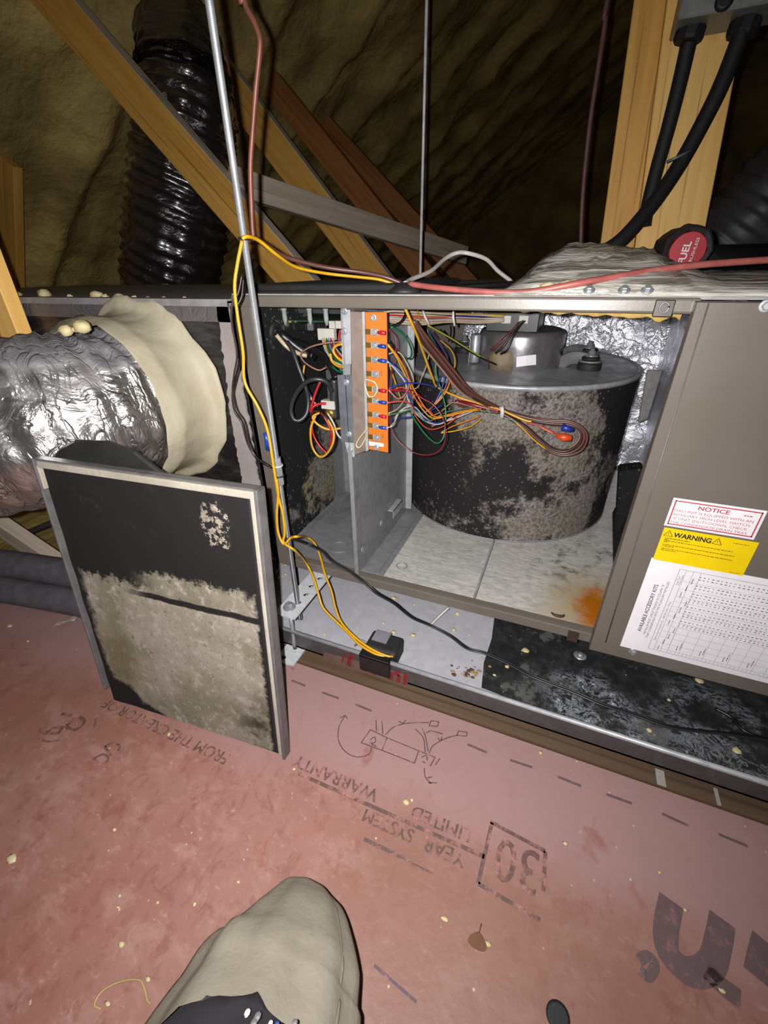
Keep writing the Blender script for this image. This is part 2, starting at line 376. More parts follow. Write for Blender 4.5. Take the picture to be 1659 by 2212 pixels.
GALV = m_galv('galvanised_sheet', C(184, 186, 190, .75)); GALVD = m_galv('dull_galvanised_sheet', C(150, 151, 152, .75), .42, .4); ZINC = m_galv('zinc_hardware', C(206, 210, 214, .6), .34, .15, 60, .6)
FOIL = m_foil(dust=True); FOILB = m_foil('cabinet_foil_liner', .36, 16, .6, C(222, 222, 230, 1), metal=.75); FOILP = m_foil('plenum_foil_tape', .4, 12, .4, C(120, 116, 120, .6), .3, metal=.2)
MAST = m_mastic('cream_mastic', C(206, 194, 164), C(216, 206, 178)); MASTG = m_mastic('grey_mastic', C(172, 162, 158), C(184, 174, 170))
DUCTB = m_blackduct(); PLEN = m_plenum(); FILM = m_plastic_film()
BLK = plain('black_plastic', C(26, 25, 26), .4); BLKM = plain('matt_black_rubber', C(34, 33, 34), .7); WHT = plain('white_plastic', C(226, 222, 212), .5, vary=.05)
COPP = plain('copper_tube', C(150, 92, 74), .5, .3); YEL = plain('yellow_wire', C(238, 180, 22), .4, vary=.05); PINKW = plain('pink_wire', C(190, 104, 96), .45)
GREY = plain('grey_plastic', C(120, 118, 118), .5)
# ================================================================ THE SETTING
b = MB().box((-1.75, -1.6, -.02), (1.7, .477, 0)); floor = struct(b.build('floor', FLOOR))
def m_ink(name, col, lo, hi, cover):
    t = NT(name); p = t.P(); f = t.math('MULTIPLY', t.ramp(t.noise(p, 55, 6, .75), lo, hi), cover)
    return t.out(t.mix(f, C(190, 132, 122), col), .6)
INK = m_ink('faded_floor_ink', C(84, 66, 62), .34, .56, .85); INKG = m_ink('grey_floor_ink', C(100, 84, 88), .18, .5, .9); PEN = m_ink('pen_line_ink', C(84, 66, 78), .3, .5, .9)
ZI = .0004; XL = V((-1, 0, 0)); YD = V((0, -1, 0))
def ftext(s, x, y, h, wide=1., m=INK, name='printed_text'):
    """lettering printed upside down for the viewer: reads towards -X"""
    return MB().text(s, (x, y, ZI), XL, YD, h / .70, 0, 'LEFT', wide).text(s, (x + .0011, y + .0004, ZI + .0001), XL, YD, h / .70, 0, 'LEFT', wide).build(name, m, floor)
def fbar(a, c, wd, m=INK, name='printed_line'):
    a = V(a); c = V(c); d = (c - a).normalized(); n = V((-d.y, d.x, 0)) * wd / 2; z = V((0, 0, ZI))
    return MB().add([a + n + z, a - n + z, c - n + z, c + n + z], [(0, 1, 2, 3)]).build(name, m, floor)
ftext('WARRANTY', -.150, .3175, .018, 1.0); ftext('LIMITED', -.010, .3175, .017, .98)
ftext('YEAR', -.012, .2875, .018, .92); ftext('SYSTEM', -.083, .2875, .017, .92)
ftext('30', .082, .324, .050, .82)
for a, c in (((.012, .338, 0), (.086, .330, 0)), ((.014, .338, 0), (.010, .262, 0)), ((.010, .262, 0), (.086, .255, 0)), ((.086, .330, 0), (.087, .285, 0))): fbar(a, c, .005)
fbar((.012, .2935, 0), (-.275, .2935, 0), .0055); fbar((-.145, .252, 0), (-.075, .252, 0), .005); fbar((-.075, .251, 0), (-.045, .2505, 0), .002)
ftext('FROM THE CREATOR OF', -.392, .278, .018, .98); ftext('ST', .405, .445, .03, 1.0, INKG)
for px, py, qx, qy in ((630, 1470, 660, 1482), (696, 1496, 732, 1509), (768, 1522, 803, 1536), (1010, 1608, 1052, 1626), (1102, 1642, 1150, 1658), (1205, 1678, 1255, 1698), (1310, 1716, 1365, 1736), (1430, 1758, 1487, 1784), (1552, 1802, 1615, 1828)):
    fbar(P(px, py, z=0), P(qx, qy, z=0), .004, INKG, 'printed_dash')
def sketch(pts, name='pen_stroke', O=(560, 1400, 2.37), wd=.0018, mt=None):
    q = spline([P(O[0] + a / O[2], O[1] + c_ / O[2], z=0) for a, c_ in pts], 4); m = MB(); z = V((0, 0, ZI)); L_ = []
    for i, a in enumerate(q):
        d = (q[min(i + 1, len(q) - 1)] - q[max(i - 1, 0)]).normalized(); n = V((-d.y, d.x, 0)) * wd / 2; L_ += [a + n + z, a - n + z]
    m.add(L_, [(2 * i, 2 * i + 1, 2 * i + 3, 2 * i + 2) for i in range(len(q) - 1)])
    return m.build(name, mt or PEN, floor)
for w_, s_ in ((.004, [(600, 480), (660, 455), (720, 480), (660, 550), (600, 480)]), (.004, [(510, 575), (590, 540), (630, 580), (570, 615), (510, 575)]), (.006, [(260, 225), (380, 240), (440, 285), (370, 350), (300, 320), (350, 290)]), (.006, [(80, 350), (150, 370), (240, 375), (270, 320)]), (.006, [(130, 390), (200, 340), (250, 330)]), (.003, [(80, 415), (150, 440), (240, 430), (290, 400)]), (.004, [(535, 225), (520, 330)])):
    sketch(s_, 'printed_mark', (60, 1480, 3.607), w_, INK)
for w_, s_ in ((.026, [(1450, 1945), (1438, 2010), (1445, 2060), (1490, 2100), (1535, 2085), (1552, 2030), (1560, 1985)]), (.018, [(1525, 2095), (1560, 2130), (1600, 2160)]), (.022, [(1650, 2030), (1640, 2070), (1632, 2110)]), (.010, [(1380, 2075), (1400, 2065), (1415, 2085), (1400, 2110), (1382, 2095)])):
    sketch(s_, 'printed_mark', (0, 0, 1), w_, INKG)
for s_ in ([(570, 418), (655, 460)], [(655, 460), (765, 505), (820, 528), (900, 560)], [(570, 418), (522, 485)], [(522, 485), (630, 525), (720, 560), (795, 590)], [(655, 460), (628, 525)], [(815, 528), (795, 590)], [(900, 560), (875, 605)], [(925, 565), (900, 600)],
           [(645, 445), (690, 405), (760, 385), (870, 382)], [(880, 372), (920, 378)], [(920, 378), (912, 402)], [(912, 402), (870, 398)], [(870, 398), (880, 372)], [(870, 540), (890, 500), (950, 465), (1015, 445)], [(1020, 425), (1065, 432)], [(1065, 432), (1060, 452)], [(1060, 452), (1012, 448)], [(1012, 448), (1020, 425)],
           [(600, 425), (598, 370)], [(633, 440), (628, 375)], [(850, 535), (840, 460), (800, 415)], [(865, 530), (850, 450), (832, 410)], [(575, 510), (560, 545), (500, 558), (440, 530), (405, 470), (410, 400), (440, 345)], [(440, 345), (410, 360)], [(440, 345), (452, 362)],
           [(845, 615), (850, 660), (880, 695)], [(860, 665), (885, 660)], [(865, 690), (910, 690)], [(570, 470), (590, 455), (595, 480), (570, 490)], [(575, 490), (600, 505)], [(830, 560), (855, 550), (860, 575)], [(835, 580), (850, 590)], [(715, 375), (735, 385), (750, 370)], [(915, 460), (925, 475)], [(935, 455), (930, 475)], [(855, 435), (880, 425), (940, 440)]):
    sketch(s_)
fbar(P(808, 2085, z=0), P(900, 2165, z=0), .003, PEN, 'pen_stroke')
b = MB().box((-3.6, .6, -.32), (4, 9.5, -.30)); struct(b.build('floor_back', FOAM))
b = MB().box((-.62, .479, -.05), (1.7, .66, .004)); tag(b.build('plank', WOODB), 'brown wooden plank lying under the drain pan beside the pink floor', 'plank')
# roof: foam-covered slope rising to the right, trusses stand in planes of constant Y
def foam_sheet(name, org, du, dv, nu, nv, amp, nrm):
    org, du, dv, nrm = V(org), V(du), V(dv), V(nrm).normalized(); vs = []
    for i in range(nu + 1):
        for j in range(nv + 1):
            p = org + du * (i / nu) + dv * (j / nv)
            h = noise.fractal(p * 2.6, 1.0, 2.1, 4) * .55 + noise.noise(p * 9) * .14 + max(0, noise.noise(p * 5 + V((3, 9, 2)))) * .35
            h += .9 * math.exp(-((((p.y + .25) % .61) - .305) / .085) ** 2)
            vs.append(p + nrm * amp * h)
    fs = [(i * (nv + 1) + j, (i + 1) * (nv + 1) + j, (i + 1) * (nv + 1) + j + 1, i * (nv + 1) + j + 1) for i in range(nu) for j in range(nv)]
    return struct(MB().add(vs, fs, 0, True).build(name, FOAM))
foam_sheet('ceiling', (-3.55, -1.0, .275), (5.4, 0, 4.05), (0, 10.4, 0), 150, 240, .09, (.6, 0, -.8))
foam_sheet('wall_back', (-3.55, 9.4, -.3), (7.6, 0, 0), (0, 0, 4.6), 40, 30, .06, (0, -1, 0))
def beam(name, a, c, w_, t_, mat, label, cat='beam', nrm=(0, -1, 0), group=None, edge=None):
    """lumber from a to c; face of width w_ looks along nrm, thickness t_ goes behind it"""
    a, c = V(a), V(c); x = (c - a).normalized(); n = V(nrm); n = (n - x * n.dot(x)).normalized(); y = n.cross(x); L = (c - a).length
    M = Matrix(((x.x, y.x, n.x, a.x), (x.y, y.y, n.y, a.y), (x.z, y.z, n.z, a.z), (0, 0, 0, 1)))
    bm_ = MB().box((0, -w_ / 2, -t_), (L, w_ / 2, 0))
    if edge: bm_.m[4] = 1                        # upper narrow side in a paler, greyer colour
    o = bm_.build(name, [mat, edge] if edge else mat, None, .002, M)
    return tag(o, label, cat, group)
def pmid(p, q, y): return (P(*p, y=y) + P(*q, y=y)) / 2
def ext(a, c, e0, e1):
    d = (c - a).normalized(); return a - d * e0, c + d * e1
a, c = ext(pmid((60, 0), (163, 0), 1.48), pmid((545, 560), (645, 560), 1.48), .6, .5)
PALEW = m_wood('pale_lumber_edge', C(178, 166, 150, 1.2), C(196, 184, 170, 1.2), C(120, 100, 80, 1))
beam('roof_truss_web', a, c, .122, .05, WOOD, 'long golden diagonal truss board crossing in front of the black duct', 'beam', edge=PALEW)
for i, (p0, p1, y, w_, m, l) in enumerate((((535, 240), (800, 590), 2.1, .125, WOOD, 'second golden diagonal truss board, behind the grey horizontal brace'),
        ((640, 250), (920, 600), 2.75, .12, WOODR, 'third diagonal truss board, reddish brown and dim, behind the thin rod'),
        ((790, 370), (1000, 600), 3.4, .12, WOODR, 'fourth and farthest diagonal truss board, right of the thin rear rod'))):
    a, c = ext(P(*p0, y=y), P(*p1, y=y), 1.5, .5)
    beam('roof_truss_web', a, c, w_, .05, m, l, 'beam', edge=PALEW if i == 0 else None)
a = P(505, 388, y=1.50); c = P(1010, 552, y=2.75)
beam('lateral_brace', a, c, .085, .04, WOODG, 'grey wooden brace running away behind the threaded rod', 'beam', (1, -.4, 0))
a, c = P(1525, 20, y=1.50), P(1437, 565, y=1.50); a, c = ext(a, c, 1.9, .55)
beam('wood_post', a, c, .152, .04, WOODP, 'pale wooden post carrying the grey box and black conduits', 'post')
a, c = P(1425, 10, y=1.56), P(1338, 560, y=1.56); a, c = ext(a, c, 1.9, .55)
beam('wood_post', a, c, .11, .04, WOOD, 'darker wooden post just left of the pale conduit post', 'post')
beam('wood_post', (-1.096, .585, .0), (-1.061, .585, 2.10), .06, .03, WOODP, 'pale upright stick at left edge in front of the black plenum', 'post')
beam('wood_post', (-1.20, .59, .0), (-1.134, .59, 2.05), .07, .03, WOODR, 'brown upright stick at the far left edge beside the pale one', 'post')
a, c = ext(P(8, 345, y=1.5), P(20, 615, y=1.5), .0, .3)
beam('wood_post', a, c, .10, .04, WOOD, 'dim wooden post at left edge behind the plenum', 'post')
a, c = ext(P(0, 1150, y=.52), P(120, 1232, y=.52), .25, .0)
beam('roof_truss_web', a, c, .055, .035, WOODG, 'pale wooden diagonal at left edge above the grey pipes', 'beam')
a, c = P(50, 1155, y=.70), P(135, 1120, y=.70)
wire('thin_pipe', [a, c, c + (c - a)], .010, GREY, label='thin grey pipe behind the pale wooden diagonal at left', cat='pipe', n=10)
for i, (y_, z_, r_, l) in enumerate(((.475, .068, .033, 'upper of two grey insulated pipes behind the leaning door'), (.425, .030, .030, 'lower of two grey insulated pipes lying on the pink floor'))):
    wire('insulated_pipe', [(-1.9, y_ - .19 - .02 * i, z_), (-1.25, y_ - .06, z_), (-.75, y_ + .02, z_), (-.64, y_ + .03, z_)], r_, plain('grey_pipe_insulation', C(112, 108, 116), .6), n=20, label=l, cat='pipe')
# ================================================================ AIR HANDLER
YF = .625; YB = 1.43; ZB = .110; ZT = .646; XL_, XR_ = -.53, .118
ah = thing('air_handler', ((XL_ + .62) / 2, (YF + YB) / 2, ZB), 'taupe metal air handler cabinet lying on its side with open front', 'air handler')
b = MB().box((XL_, YF, .629), (.125, YF + .028, ZT)); tr = b.build('top_rail', PAINT, ah, .003, seg=2)
b = MB().box((XL_ + .05, YF, ZB), (.125, YF + .022, .128)).box((XL_ + .05, YF - .001, .126), (.125, YF + .012, .131)); b.build('bottom_rail', PAINT, ah, .002, seg=2)
b = MB().box((-.53, YF, ZB), (-.492, YF + .012, .63)).box((-.53, YF, ZB), (-.518, YF + .06, .63)); b.build('left_post', PAINT, ah, .002, seg=2)
b = MB().box((-.53, YF + .005, ZT - .002), (.62, YB, ZT + .002)); b.build('top_cover', plain('dusty_grey_top', C(150, 146, 146, .8), .7), ah)
b = MB().box((-.53, YB, ZB), (.62, YB + .004, ZT)); b.build('back_panel', PAINT, ah)
b = MB().box((.616, YF + .01, ZB), (.62, YB, ZT)); b.build('side_panel', PAINT, ah)
b = MB().box((-.534, YF + .012, ZB), (-.53, YB, ZT)); b.build('side_panel', PAINT, ah)
# foil liner on the back, crumpled sheet
vs = []; nx, nz = 70, 36
for i in range(nx + 1):
    for j in range(nz + 1):
        x = -.32 + .90 * i / nx; z = .13 + .51 * j / nz
        vs.append((x, YB - .012 - .016 * noise.noise(V((x * 9, z * 9, 2))) - .006 * noise.noise(V((x * 30, z * 30, 5))), z))
MB().add(vs, [(i * (nz + 1) + j, (i + 1) * (nz + 1) + j, (i + 1) * (nz + 1) + j + 1, i * (nz + 1) + j + 1) for i in range(nx) for j in range(nz)], 0, True).build('foil_liner', FOILB, ah)
vs = []
for i in range(41):
    for j in range(31):
        y = .70 + .72 * i / 40; z = .13 + .50 * j / 30
        vs.append((.235 + .012 * noise.noise(V((y * 11, z * 11, 7))) + .05 * max(0, (.45 - z)), y, z))
MB().add(vs, [(i * 31 + j, i * 31 + j + 1, (i + 1) * 31 + j + 1, (i + 1) * 31 + j) for i in range(40) for j in range(30)], 0, True).build('foil_liner', FOILB, ah)
# floor of the blower bay: two sheets with a standing seam, left floor
sx = -.088
MB().box((-.30, YF + .018, .118), (sx - .0015, 1.40, .1245)).build('floor_sheet', CABF, ah, .001)
MB().box((sx + .0015, YF + .018, .118), (.24, 1.40, .1245)).build('floor_sheet', CABF, ah, .001)
MB().box((-.53, YF + .018, .117), (-.302, 1.40, .1235)).build('floor_sheet', GALVD, ah)
MB().box((sx - .003, YF + .02, .1245), (sx + .001, 1.0, .1275)).build('seam', GALV, ah)
MB().box((-.53, YF + .012, ZB + .001), (.61, YB, .116)).build('base_panel', PAINT, ah)
MB().tube([P(1205, 1325, z=.126) + V((.011 * math.cos(a / 10 * math.pi + 3.3), .007 * math.sin(a / 10 * math.pi + 3.3), 0)) for a in range(11)], [.001 + .0022 * math.sin(math.pi * a / 10) for a in range(11)], 6).build('torn_hole_rim', plain('rusty_metal', C(76, 56, 40), .7), ah)
# knock-out rings pressed in the floor
for c_, r_ in ((P(733, 1182, z=.125), .021), (P(868, 1222, z=.126), .011)):
    MB().tube([c_ + V((r_ * math.cos(k * math.pi / 14), r_ * math.sin(k * math.pi / 14), 0)) for k in range(29)], .0011, 5).build('knockout_ring', GALVD, ah)
# divider between control bay and blower bay
DX = -.328
dv = MB().box((DX - .003, YF + .004, .124), (DX, .925, .64)).box((DX - .005, YF + .002, .124), (DX + .003, YF + .012, .40)); dv = dv.build('divider', GALVD, ah, .001)
MB().box((DX, .92, .135), (DX + .016, .925, .64)).build('divider_flange', GALV, dv, .001)
MB().box((DX, YF + .022, .1245), (DX + .050, .925, .1275)).box((DX + .036, YF + .022, .1275), (DX + .039, .93, .1315)).build('base_flange', GALVD, dv, .0006)
MB().box((DX, .80, .190), (DX + .014, .86, .193)).box((DX + .012, .80, .172), (DX + .014, .86, .193)).build('clip', GALV, dv, .0006)
for q in (P(783, 1186, x=DX + .0006), P(823, 1130, x=DX + .0006)):
    MB().cyl(q, q + V((.0016, 0, 0)), .007, 14).build('grommet_hole', GALV, dv)
q = P(866, 993, y=.9195); MB().cyl(q, q + V((0, -.0006, 0)), .006, 16).build('bolt_hole', BLKM, dv)
# control bay: mouldy liner on the left, grey rear sheet, ledge
LINER = m_mould('control_bay_liner', C(34, 33, 34), C(150, 146, 140), [((-.515, .86, .22), .15, .20), ((-.515, .95, .32), .15, .16), ((-.515, .72, .60), .14, .05), ((-.515, .75, .42), .2, -.16)])
MB().prism([(-.515, .645, .628), (-.515, .89, .628), (-.515, .89, .165), (-.515, .875, .145), (-.515, .645, .140)], (-.010, 0, 0)).build('liner', LINER, ah, .002)
MB().box((-.529, .64, .12), (-.526, .99, .628)).build('inner_side', GALVD, ah)
MB().box((-.526, .965, .12), (DX - .003, .97, .64)).build('rear_sheet', GALVD, ah)
MB().box((-.526, .70, .1235), (-.496, .965, .128)).box((-.499, .70, .128), (-.496, .965, .140)).build('ledge', GALVD, ah, .0006)
MB().box((-.425, .945, .14), (-.408, .965, .63)).build('rear_flange', GALV, ah, .001)
# yellow fibreglass edge under the top rail
m = MB(); vs = []
for i in range(41):
    x = -.09 + .205 * i / 40; dz = (.003 + .008 * i / 40) * (1 + .8 * noise.noise(V((i * .35, 2, 0)))) 
    for j in range(5): vs.append((x, YF + .030 + .010 * j / 4 + .003 * noise.noise(V((i * .5, j, 3))), .630 - dz * math.sin(math.pi * j / 4) ** .5))
m.add(vs, [(i * 5 + j, i * 5 + j + 1, (i + 1) * 5 + j + 1, (i + 1) * 5 + j) for i in range(40) for j in range(4)], 0, True)
FIB = m_mastic('yellow_fibreglass', C(206, 170, 88), C(226, 196, 118)); m.build('insulation_edge', FIB, ah)
# black insulation pieces right of the blower
LIN2 = m_mould('dark_bay_insulation', C(26, 26, 28), C(120, 112, 100), [((.17, .8, .2), .12, .05)], 30, .6)
MB().prism([P(1338, 1020, y=.95), P(1392, 1015, y=.95), P(1365, 1200, y=.95), P(1330, 1150, y=.95)], (0, .05, 0)).build('insulation_block', LIN2, ah, .004)
MB().prism([V((.155, .70, .126)), V((.165, .70, .126)), V((.185, 1.1, .126)), V((.170, 1.1, .126))], (.02, 0, .12)).build('insulation_strip', LIN2, ah, .003)
MB().prism([P(1398, 800, y=1.15), P(1432, 800, y=1.15), P(1400, 905, y=1.15), P(1378, 915, y=1.15)], (0, .01, 0)).build('grey_baffle', plain('grey_film', C(150, 148, 148, .7), .35), ah, .002)
# clip nut, screws on the top rail
q = P(1434, 664, y=YF - .001); MB().box((q.x - .010, YF - .0035, q.z - .010), (q.x + .010, YF, q.z + .008)).build('clip_nut', plain('dark_clip', C(92, 86, 80), .4, .5), tr, .001)
MB().tube([q + V((.0045 * math.cos(k / 8 * math.pi), -.0040, .0055 * math.sin(k / 8 * math.pi))) for k in range(18)], .0010, 6).build('clip_ring', GALVD, tr)
def hexscrew(m, c_, n_, r=.0045, mi=0):
    n_ = V(n_).normalized(); c_ = V(c_)
    m.lathe([(r * 1.5, -.0005), (r * 1.5, .0008), (r * 1.2, .0012)], c_, n_, 16, mi); m.lathe([(r, .001), (r, .0042), (r * .8, .005)], c_, n_, 6, mi, False); return m
for q in ((1272, 630), (1347, 632), (1397, 631)):
    p = P(*q, y=.634); p.z = max(p.z, ZT + .007); hexscrew(MB(), p, (0, -.5, .86)).build('hex_screw', ZINC, ah)
# access panel with its stickers
ap = MB().box((XR_, YF - .012, .105), (.62, YF - .010, .643)).box((XR_, YF - .012, .105), (XR_ + .002, YF + .004, .643)).box((XR_, YF - .012, .105), (.62, YF, .108)).box((XR_, YF - .012, .641), (.62, YF, .643))
ap = ap.build('access_panel', PAINT, ah, .0015, seg=2)
YP = YF - .0122
def bead(p0, p1, r=.004):
    return MB().tube([P(*p0, y=YP), P(*p1, y=YP)], r, 10, flat=.5)
bead((1531, 655), (1308, 1388), .0009).build('fold_bead', plain('scuffed_paint', C(122, 112, 102), .5), ap)
for q in ((1655, 661), (1367, 1408)): hexscrew(MB(), P(*q, y=YP), (0, -1, 0), .0045).build('panel_screw', ZINC, ap)
PAPER = plain('white_label_paper', C(226, 222, 226, .85), .45, vary=.02); REDI = plain('red_label_ink', C(226, 70, 84), .5, vary=.02); YELP = plain('yellow_label_paper', C(240, 206, 10, .75), .4, vary=.03); BLKI = plain('black_label_ink', C(40, 36, 30), .5, vary=.05); LGI = plain('grey_label_ink', C(120, 118, 126), .5, vary=.05); YDK = plain('olive_label_ink', C(112, 96, 20), .5)
LX, LZ = V((1, 0, 0)), V((0, 0, 1))
def label_box(m, x0, x1, z0, z1, mi=0, lift=0.0): return m.box((x0, YP - .0004 - lift, z0), (x1, YP - lift, z1), mi)
def lrect(m, x0, x1, z0, z1, mi, l=.0006): return m.add([(x0, YP - l, z0), (x1, YP - l, z0), (x1, YP - l, z1), (x0, YP - l, z1)], [(0, 1, 2, 3)], mi)
def ltext(m, s, x, z, h, mi, al='LEFT', wide=1., xd=LX, zd=LZ, l=.0006, bold=0): return m.text(s, (x, YP - l, z), xd, zd, h / .7, mi, al, wide, None, bold)
def frame(m, x0, x1, z0, z1, t, mi):
    lrect(m, x0, x1, z0, z0 + t, mi); lrect(m, x0, x1, z1 - t, z1, mi); lrect(m, x0, x0 + t, z0, z1, mi); lrect(m, x1 - t, x1, z0, z1, mi)
def greek(m, x, z, L, h_, mi):            # lettering too small to read in the photograph: word-length strokes
    e_ = x + L
    while x < e_:
        wl = min(e_ - x, random.uniform(.0012, .005)); lrect(m, x, x + wl, z, z + h_ * .75, mi); x += wl + .0008
def vgreek(m, x, z, L, h_, mi):
    e_ = z + L
    while z < e_:
        wl = min(e_ - z, random.uniform(.0012, .004)); lrect(m, x, x + h_ * .75, z, z + wl, mi); z += wl + .0008
x0, x1, z1, z0 = .161, .263, .4085, .3655
m = label_box(MB(), x0, x1, z0, z1); frame(m, x0 + .003, x1 - .003, z0 + .003, z1 - .003, .0016, 1); xm = (x0 + x1) / 2
ltext(m, 'NOTICE', xm - .003, z1 - .0125, .0056, 1, 'CENTER', 1.2, bold=.02)
for i, s in enumerate(('THIS UNIT IS EQUIPPED WITH AN', 'AUXILIARY HIGH LEVEL SWITCH.', 'IF UNIT SHUTS DOWN, CHECK', 'THE CONDENSATE DRAIN TRAY')): ltext(m, s, xm - .002, z1 - .0195 - i * .0060, .0037, 1, 'CENTER', 1.12)
greek(m, x1 - .021, z1 - .0115, .009, .0018, 1)
m.build('notice_label', [PAPER, REDI], ap)
x0, x1, z1, z0 = .1625, .270, .3625, .3085
m = label_box(MB(), x0, x1, z0, z1)
ltext(m, 'WARNING', x0 + .036, z1 - .0125, .0072, 1, 'CENTER', .88, bold=.03)
for xc in (x0 + .0075, x0 + .0645):
    pz = z1 - .0125
    tri = [(xc - .0055, pz), (xc + .0055, pz), (xc, pz + .009)]
    for a_, c2 in zip(tri, tri[1:] + tri[:1]):
        a3 = V((a_[0], YP - .0006, a_[1])); c3 = V((c2[0], YP - .0006, c2[1])); d = (c3 - a3).normalized(); n_ = V((-d.z, 0, d.x)) * .00035
        m.add([a3 - n_, c3 - n_, c3 + n_, a3 + n_], [(0, 1, 2, 3)], 1)
    ltext(m, '!', xc, pz + .0012, .0045, 1, 'CENTER')
greek(m, x1 - .026, z1 - .007, .017, .0012, 2); greek(m, x1 - .016, z0 + .002, .012, .001, 2)
for z_, ln, mi_ in ((.0165, .030, 1), (.0190, .006, 1), (.0205, .080, 2), (.0225, .006, 2), (.0270, .084, 2), (.0295, .014, 2), (.0335, .084, 2), (.0360, .018, 2)): greek(m, x0 + .005, z1 - z_, ln, .0013, mi_)
m.build('warning_label', [YELP, BLKI, YDK], ap)
x0, x1, z1, z0 = .1605, .50, .3105, .132
m = label_box(MB(), x0, x1, z0, z1, 0, -.0001)
UPx, UPz = V((0, 0, 1)), V((-1, 0, 0))
ltext(m, 'AVAILABLE ACCESSORY KITS', x0 + .0205, (z0 + z1) / 2 - .002, .0052, 1, 'CENTER', .98, UPx, UPz, bold=.015)
ltext(m, 'INSTALLER MUST CHECK THE BOX IN COLUMN "A"', x0 + .0275, (z0 + z1) / 2 - .002, .0031, 1, 'CENTER', .98, UPx, UPz)
ltext(m, 'THAT CORRESPONDS WITH THE ACCESSORY INSTALLED', x0 + .0325, (z0 + z1) / 2 - .002, .0031, 1, 'CENTER', .98, UPx, UPz)
tx0, tz0, tz1 = x0 + .038, z0 + .010, z1 - .010
frame(m, tx0, x1 - .01, tz0, tz1, .0005, 2)
for dx in (.008, .017, .026): lrect(m, tx0 + dx, tx0 + dx + .0004, tz0, tz1, 2)
ltext(m, 'Electric Heat Accessory Kit - 208/240 Volts, 1 Phase', tx0 + .0055, tz0 + .02, .0026, 2, 'LEFT', 1., UPx, UPz); ltext(m, 'Single Point', tx0 + .0045, tz1 - .028, .0024, 2, 'LEFT', 1., UPx, UPz); ltext(m, 'Power Supply', tx0 + .0075, tz1 - .028, .0024, 2, 'LEFT', 1., UPx, UPz)
rows = [.006, .018, .030, .042, .054, .0635, .073, .0825, .092, .1015, .111, .125, .139]
for r_ in rows: lrect(m, tx0 + .008, x1 - .01, tz0 + r_, tz0 + r_ + .0003, 2)
k = 0
xx = tx0 + .026
while xx < x1 - .012:
    lrect(m, xx, xx + .0003, tz0, tz0 + .006, 2)
    if k % 3 == 0: lrect(m, xx, xx + .0003, tz0 + .006, tz0 + .054, 2)
    for r_ in (.057, .0605, .067, .0765, .080, .086, .0955, .105, .1085, .115, .120, .130, .135, .146, .1505): lrect(m, xx, xx + random.choice((.0014, .0022, .0028)), tz0 + r_, tz0 + r_ + .0013, 2)
    xx += .0052; k += 1
for i in range(11): vgreek(m, tx0 + .0125 + .0035 * (i % 4), tz0 + .002 + i * .0135, .010, .0016, 2)
for i in range(9):
    for j in (0, 1): vgreek(m, tx0 + .036 + i * .0305 + j * .004, tz0 + .010 + j * .003, .010 + .004 * j, .0015, 2)
m.build('accessory_kit_label', [PAPER, plain('dark_label_ink', C(70, 62, 88), .5), LGI], ap)
# ================================================================ BLOWER
BX, BY, BR = -.117, 1.135, .268
bl = thing('blower', (BX, BY, .125), 'mould-covered round blower drum standing in the open cabinet', 'blower')
DRUM = m_mould('mouldy_drum', C(36, 33, 34), C(160, 150, 144), [((-.02, .87, .44), .16, .10), ((-.17, .88, .45), .10, .08), ((.07, .92, .18), .17, .13), ((-.05, .87, .15), .13, .09), ((.06, .93, .34), .13, .08), ((-.30, .95, .30), .22, -.16), ((-.10, .87, .29), .09, -.08), ((.135, 1.02, .40), .13, -.20), ((-.22, .9, .2), .1, -.05)], 20, .485, C(148, 138, 124))
n = 96
def ring(r, z): return [(BX + r * math.sin(2 * math.pi * k / n), BY - r * math.cos(2 * math.pi * k / n), z) for k in range(n)]
vs = ring(BR, .1245) + ring(BR, .470)
MB().add(vs, [(k, (k + 1) % n, n + (k + 1) % n, n + k) for k in range(n)], 0, True).build('drum', DRUM, bl)
MB().lathe([(BR, .1245), (BR + .002, .1245), (BR + .002, .1275), (BR, .1275)], (BX, BY, 0), n=n).build('bottom_rim', GALVD, bl)
MB().lathe([(BR - .004, .470), (BR + .003, .470), (BR + .003, .478), (BR - .002, .481), (BR - .004, .478)], (BX, BY, 0), n=n).build('top_rim', GALV, bl)
MB().lathe([(BR - .003, .472), (BR - .003, .476), (.16, .476), (.15, .470)], (BX, BY, 0), n=n).build('top_plate', plain('dusty_grey_plate', C(92, 90, 90), .55, .3), bl)
MX, MY = -.113, 1.115
MOT = m_galv('brushed_motor_steel', C(150, 146, 148, .8), .3, .25, 18, .7); 
mo = MB().lathe([(.090, .455), (.096, .460), (.096, .545), (.093, .553), (.085, .556)], (MX, MY, 0), n=48).build('motor', MOT, bl)
p = P(1008, 770, y=MY - .07); MB().lathe([(.011, 0), (.012, .002), (.012, .060), (.010, .063)], (MX - .098, MY - .045, .482), n=18).build('capacitor_stud', ZINC, mo)
q0, q1 = P(1049, 708, y=1.03), P(1168, 672, y=1.03)
mb = MB().box((q0.x, 1.03, .556), (q1.x, 1.16, .556 + .040)).build('control_module', BLK, mo, .002, seg=2)
def onmotor(px, py):
    r = ray(px, py); ox, oy = -MX, -MY; A = r.x * r.x + r.y * r.y; B = 2 * (r.x * ox + r.y * oy); c_ = ox * ox + oy * oy - .0966 ** 2
    t_ = (-B - math.sqrt(max(0, B * B - 4 * A * c_))) / 2 / A; q = r * t_; q.z += CAM_H; return q
lb = [onmotor(px, py) for px, py in ((1115, 793), (1137, 790), (1158, 788), (1158, 766), (1137, 768), (1116, 771))]
MB().add(lb, [(0, 1, 4, 5), (1, 2, 3, 4)]).build('motor_label', PAPER, mo)
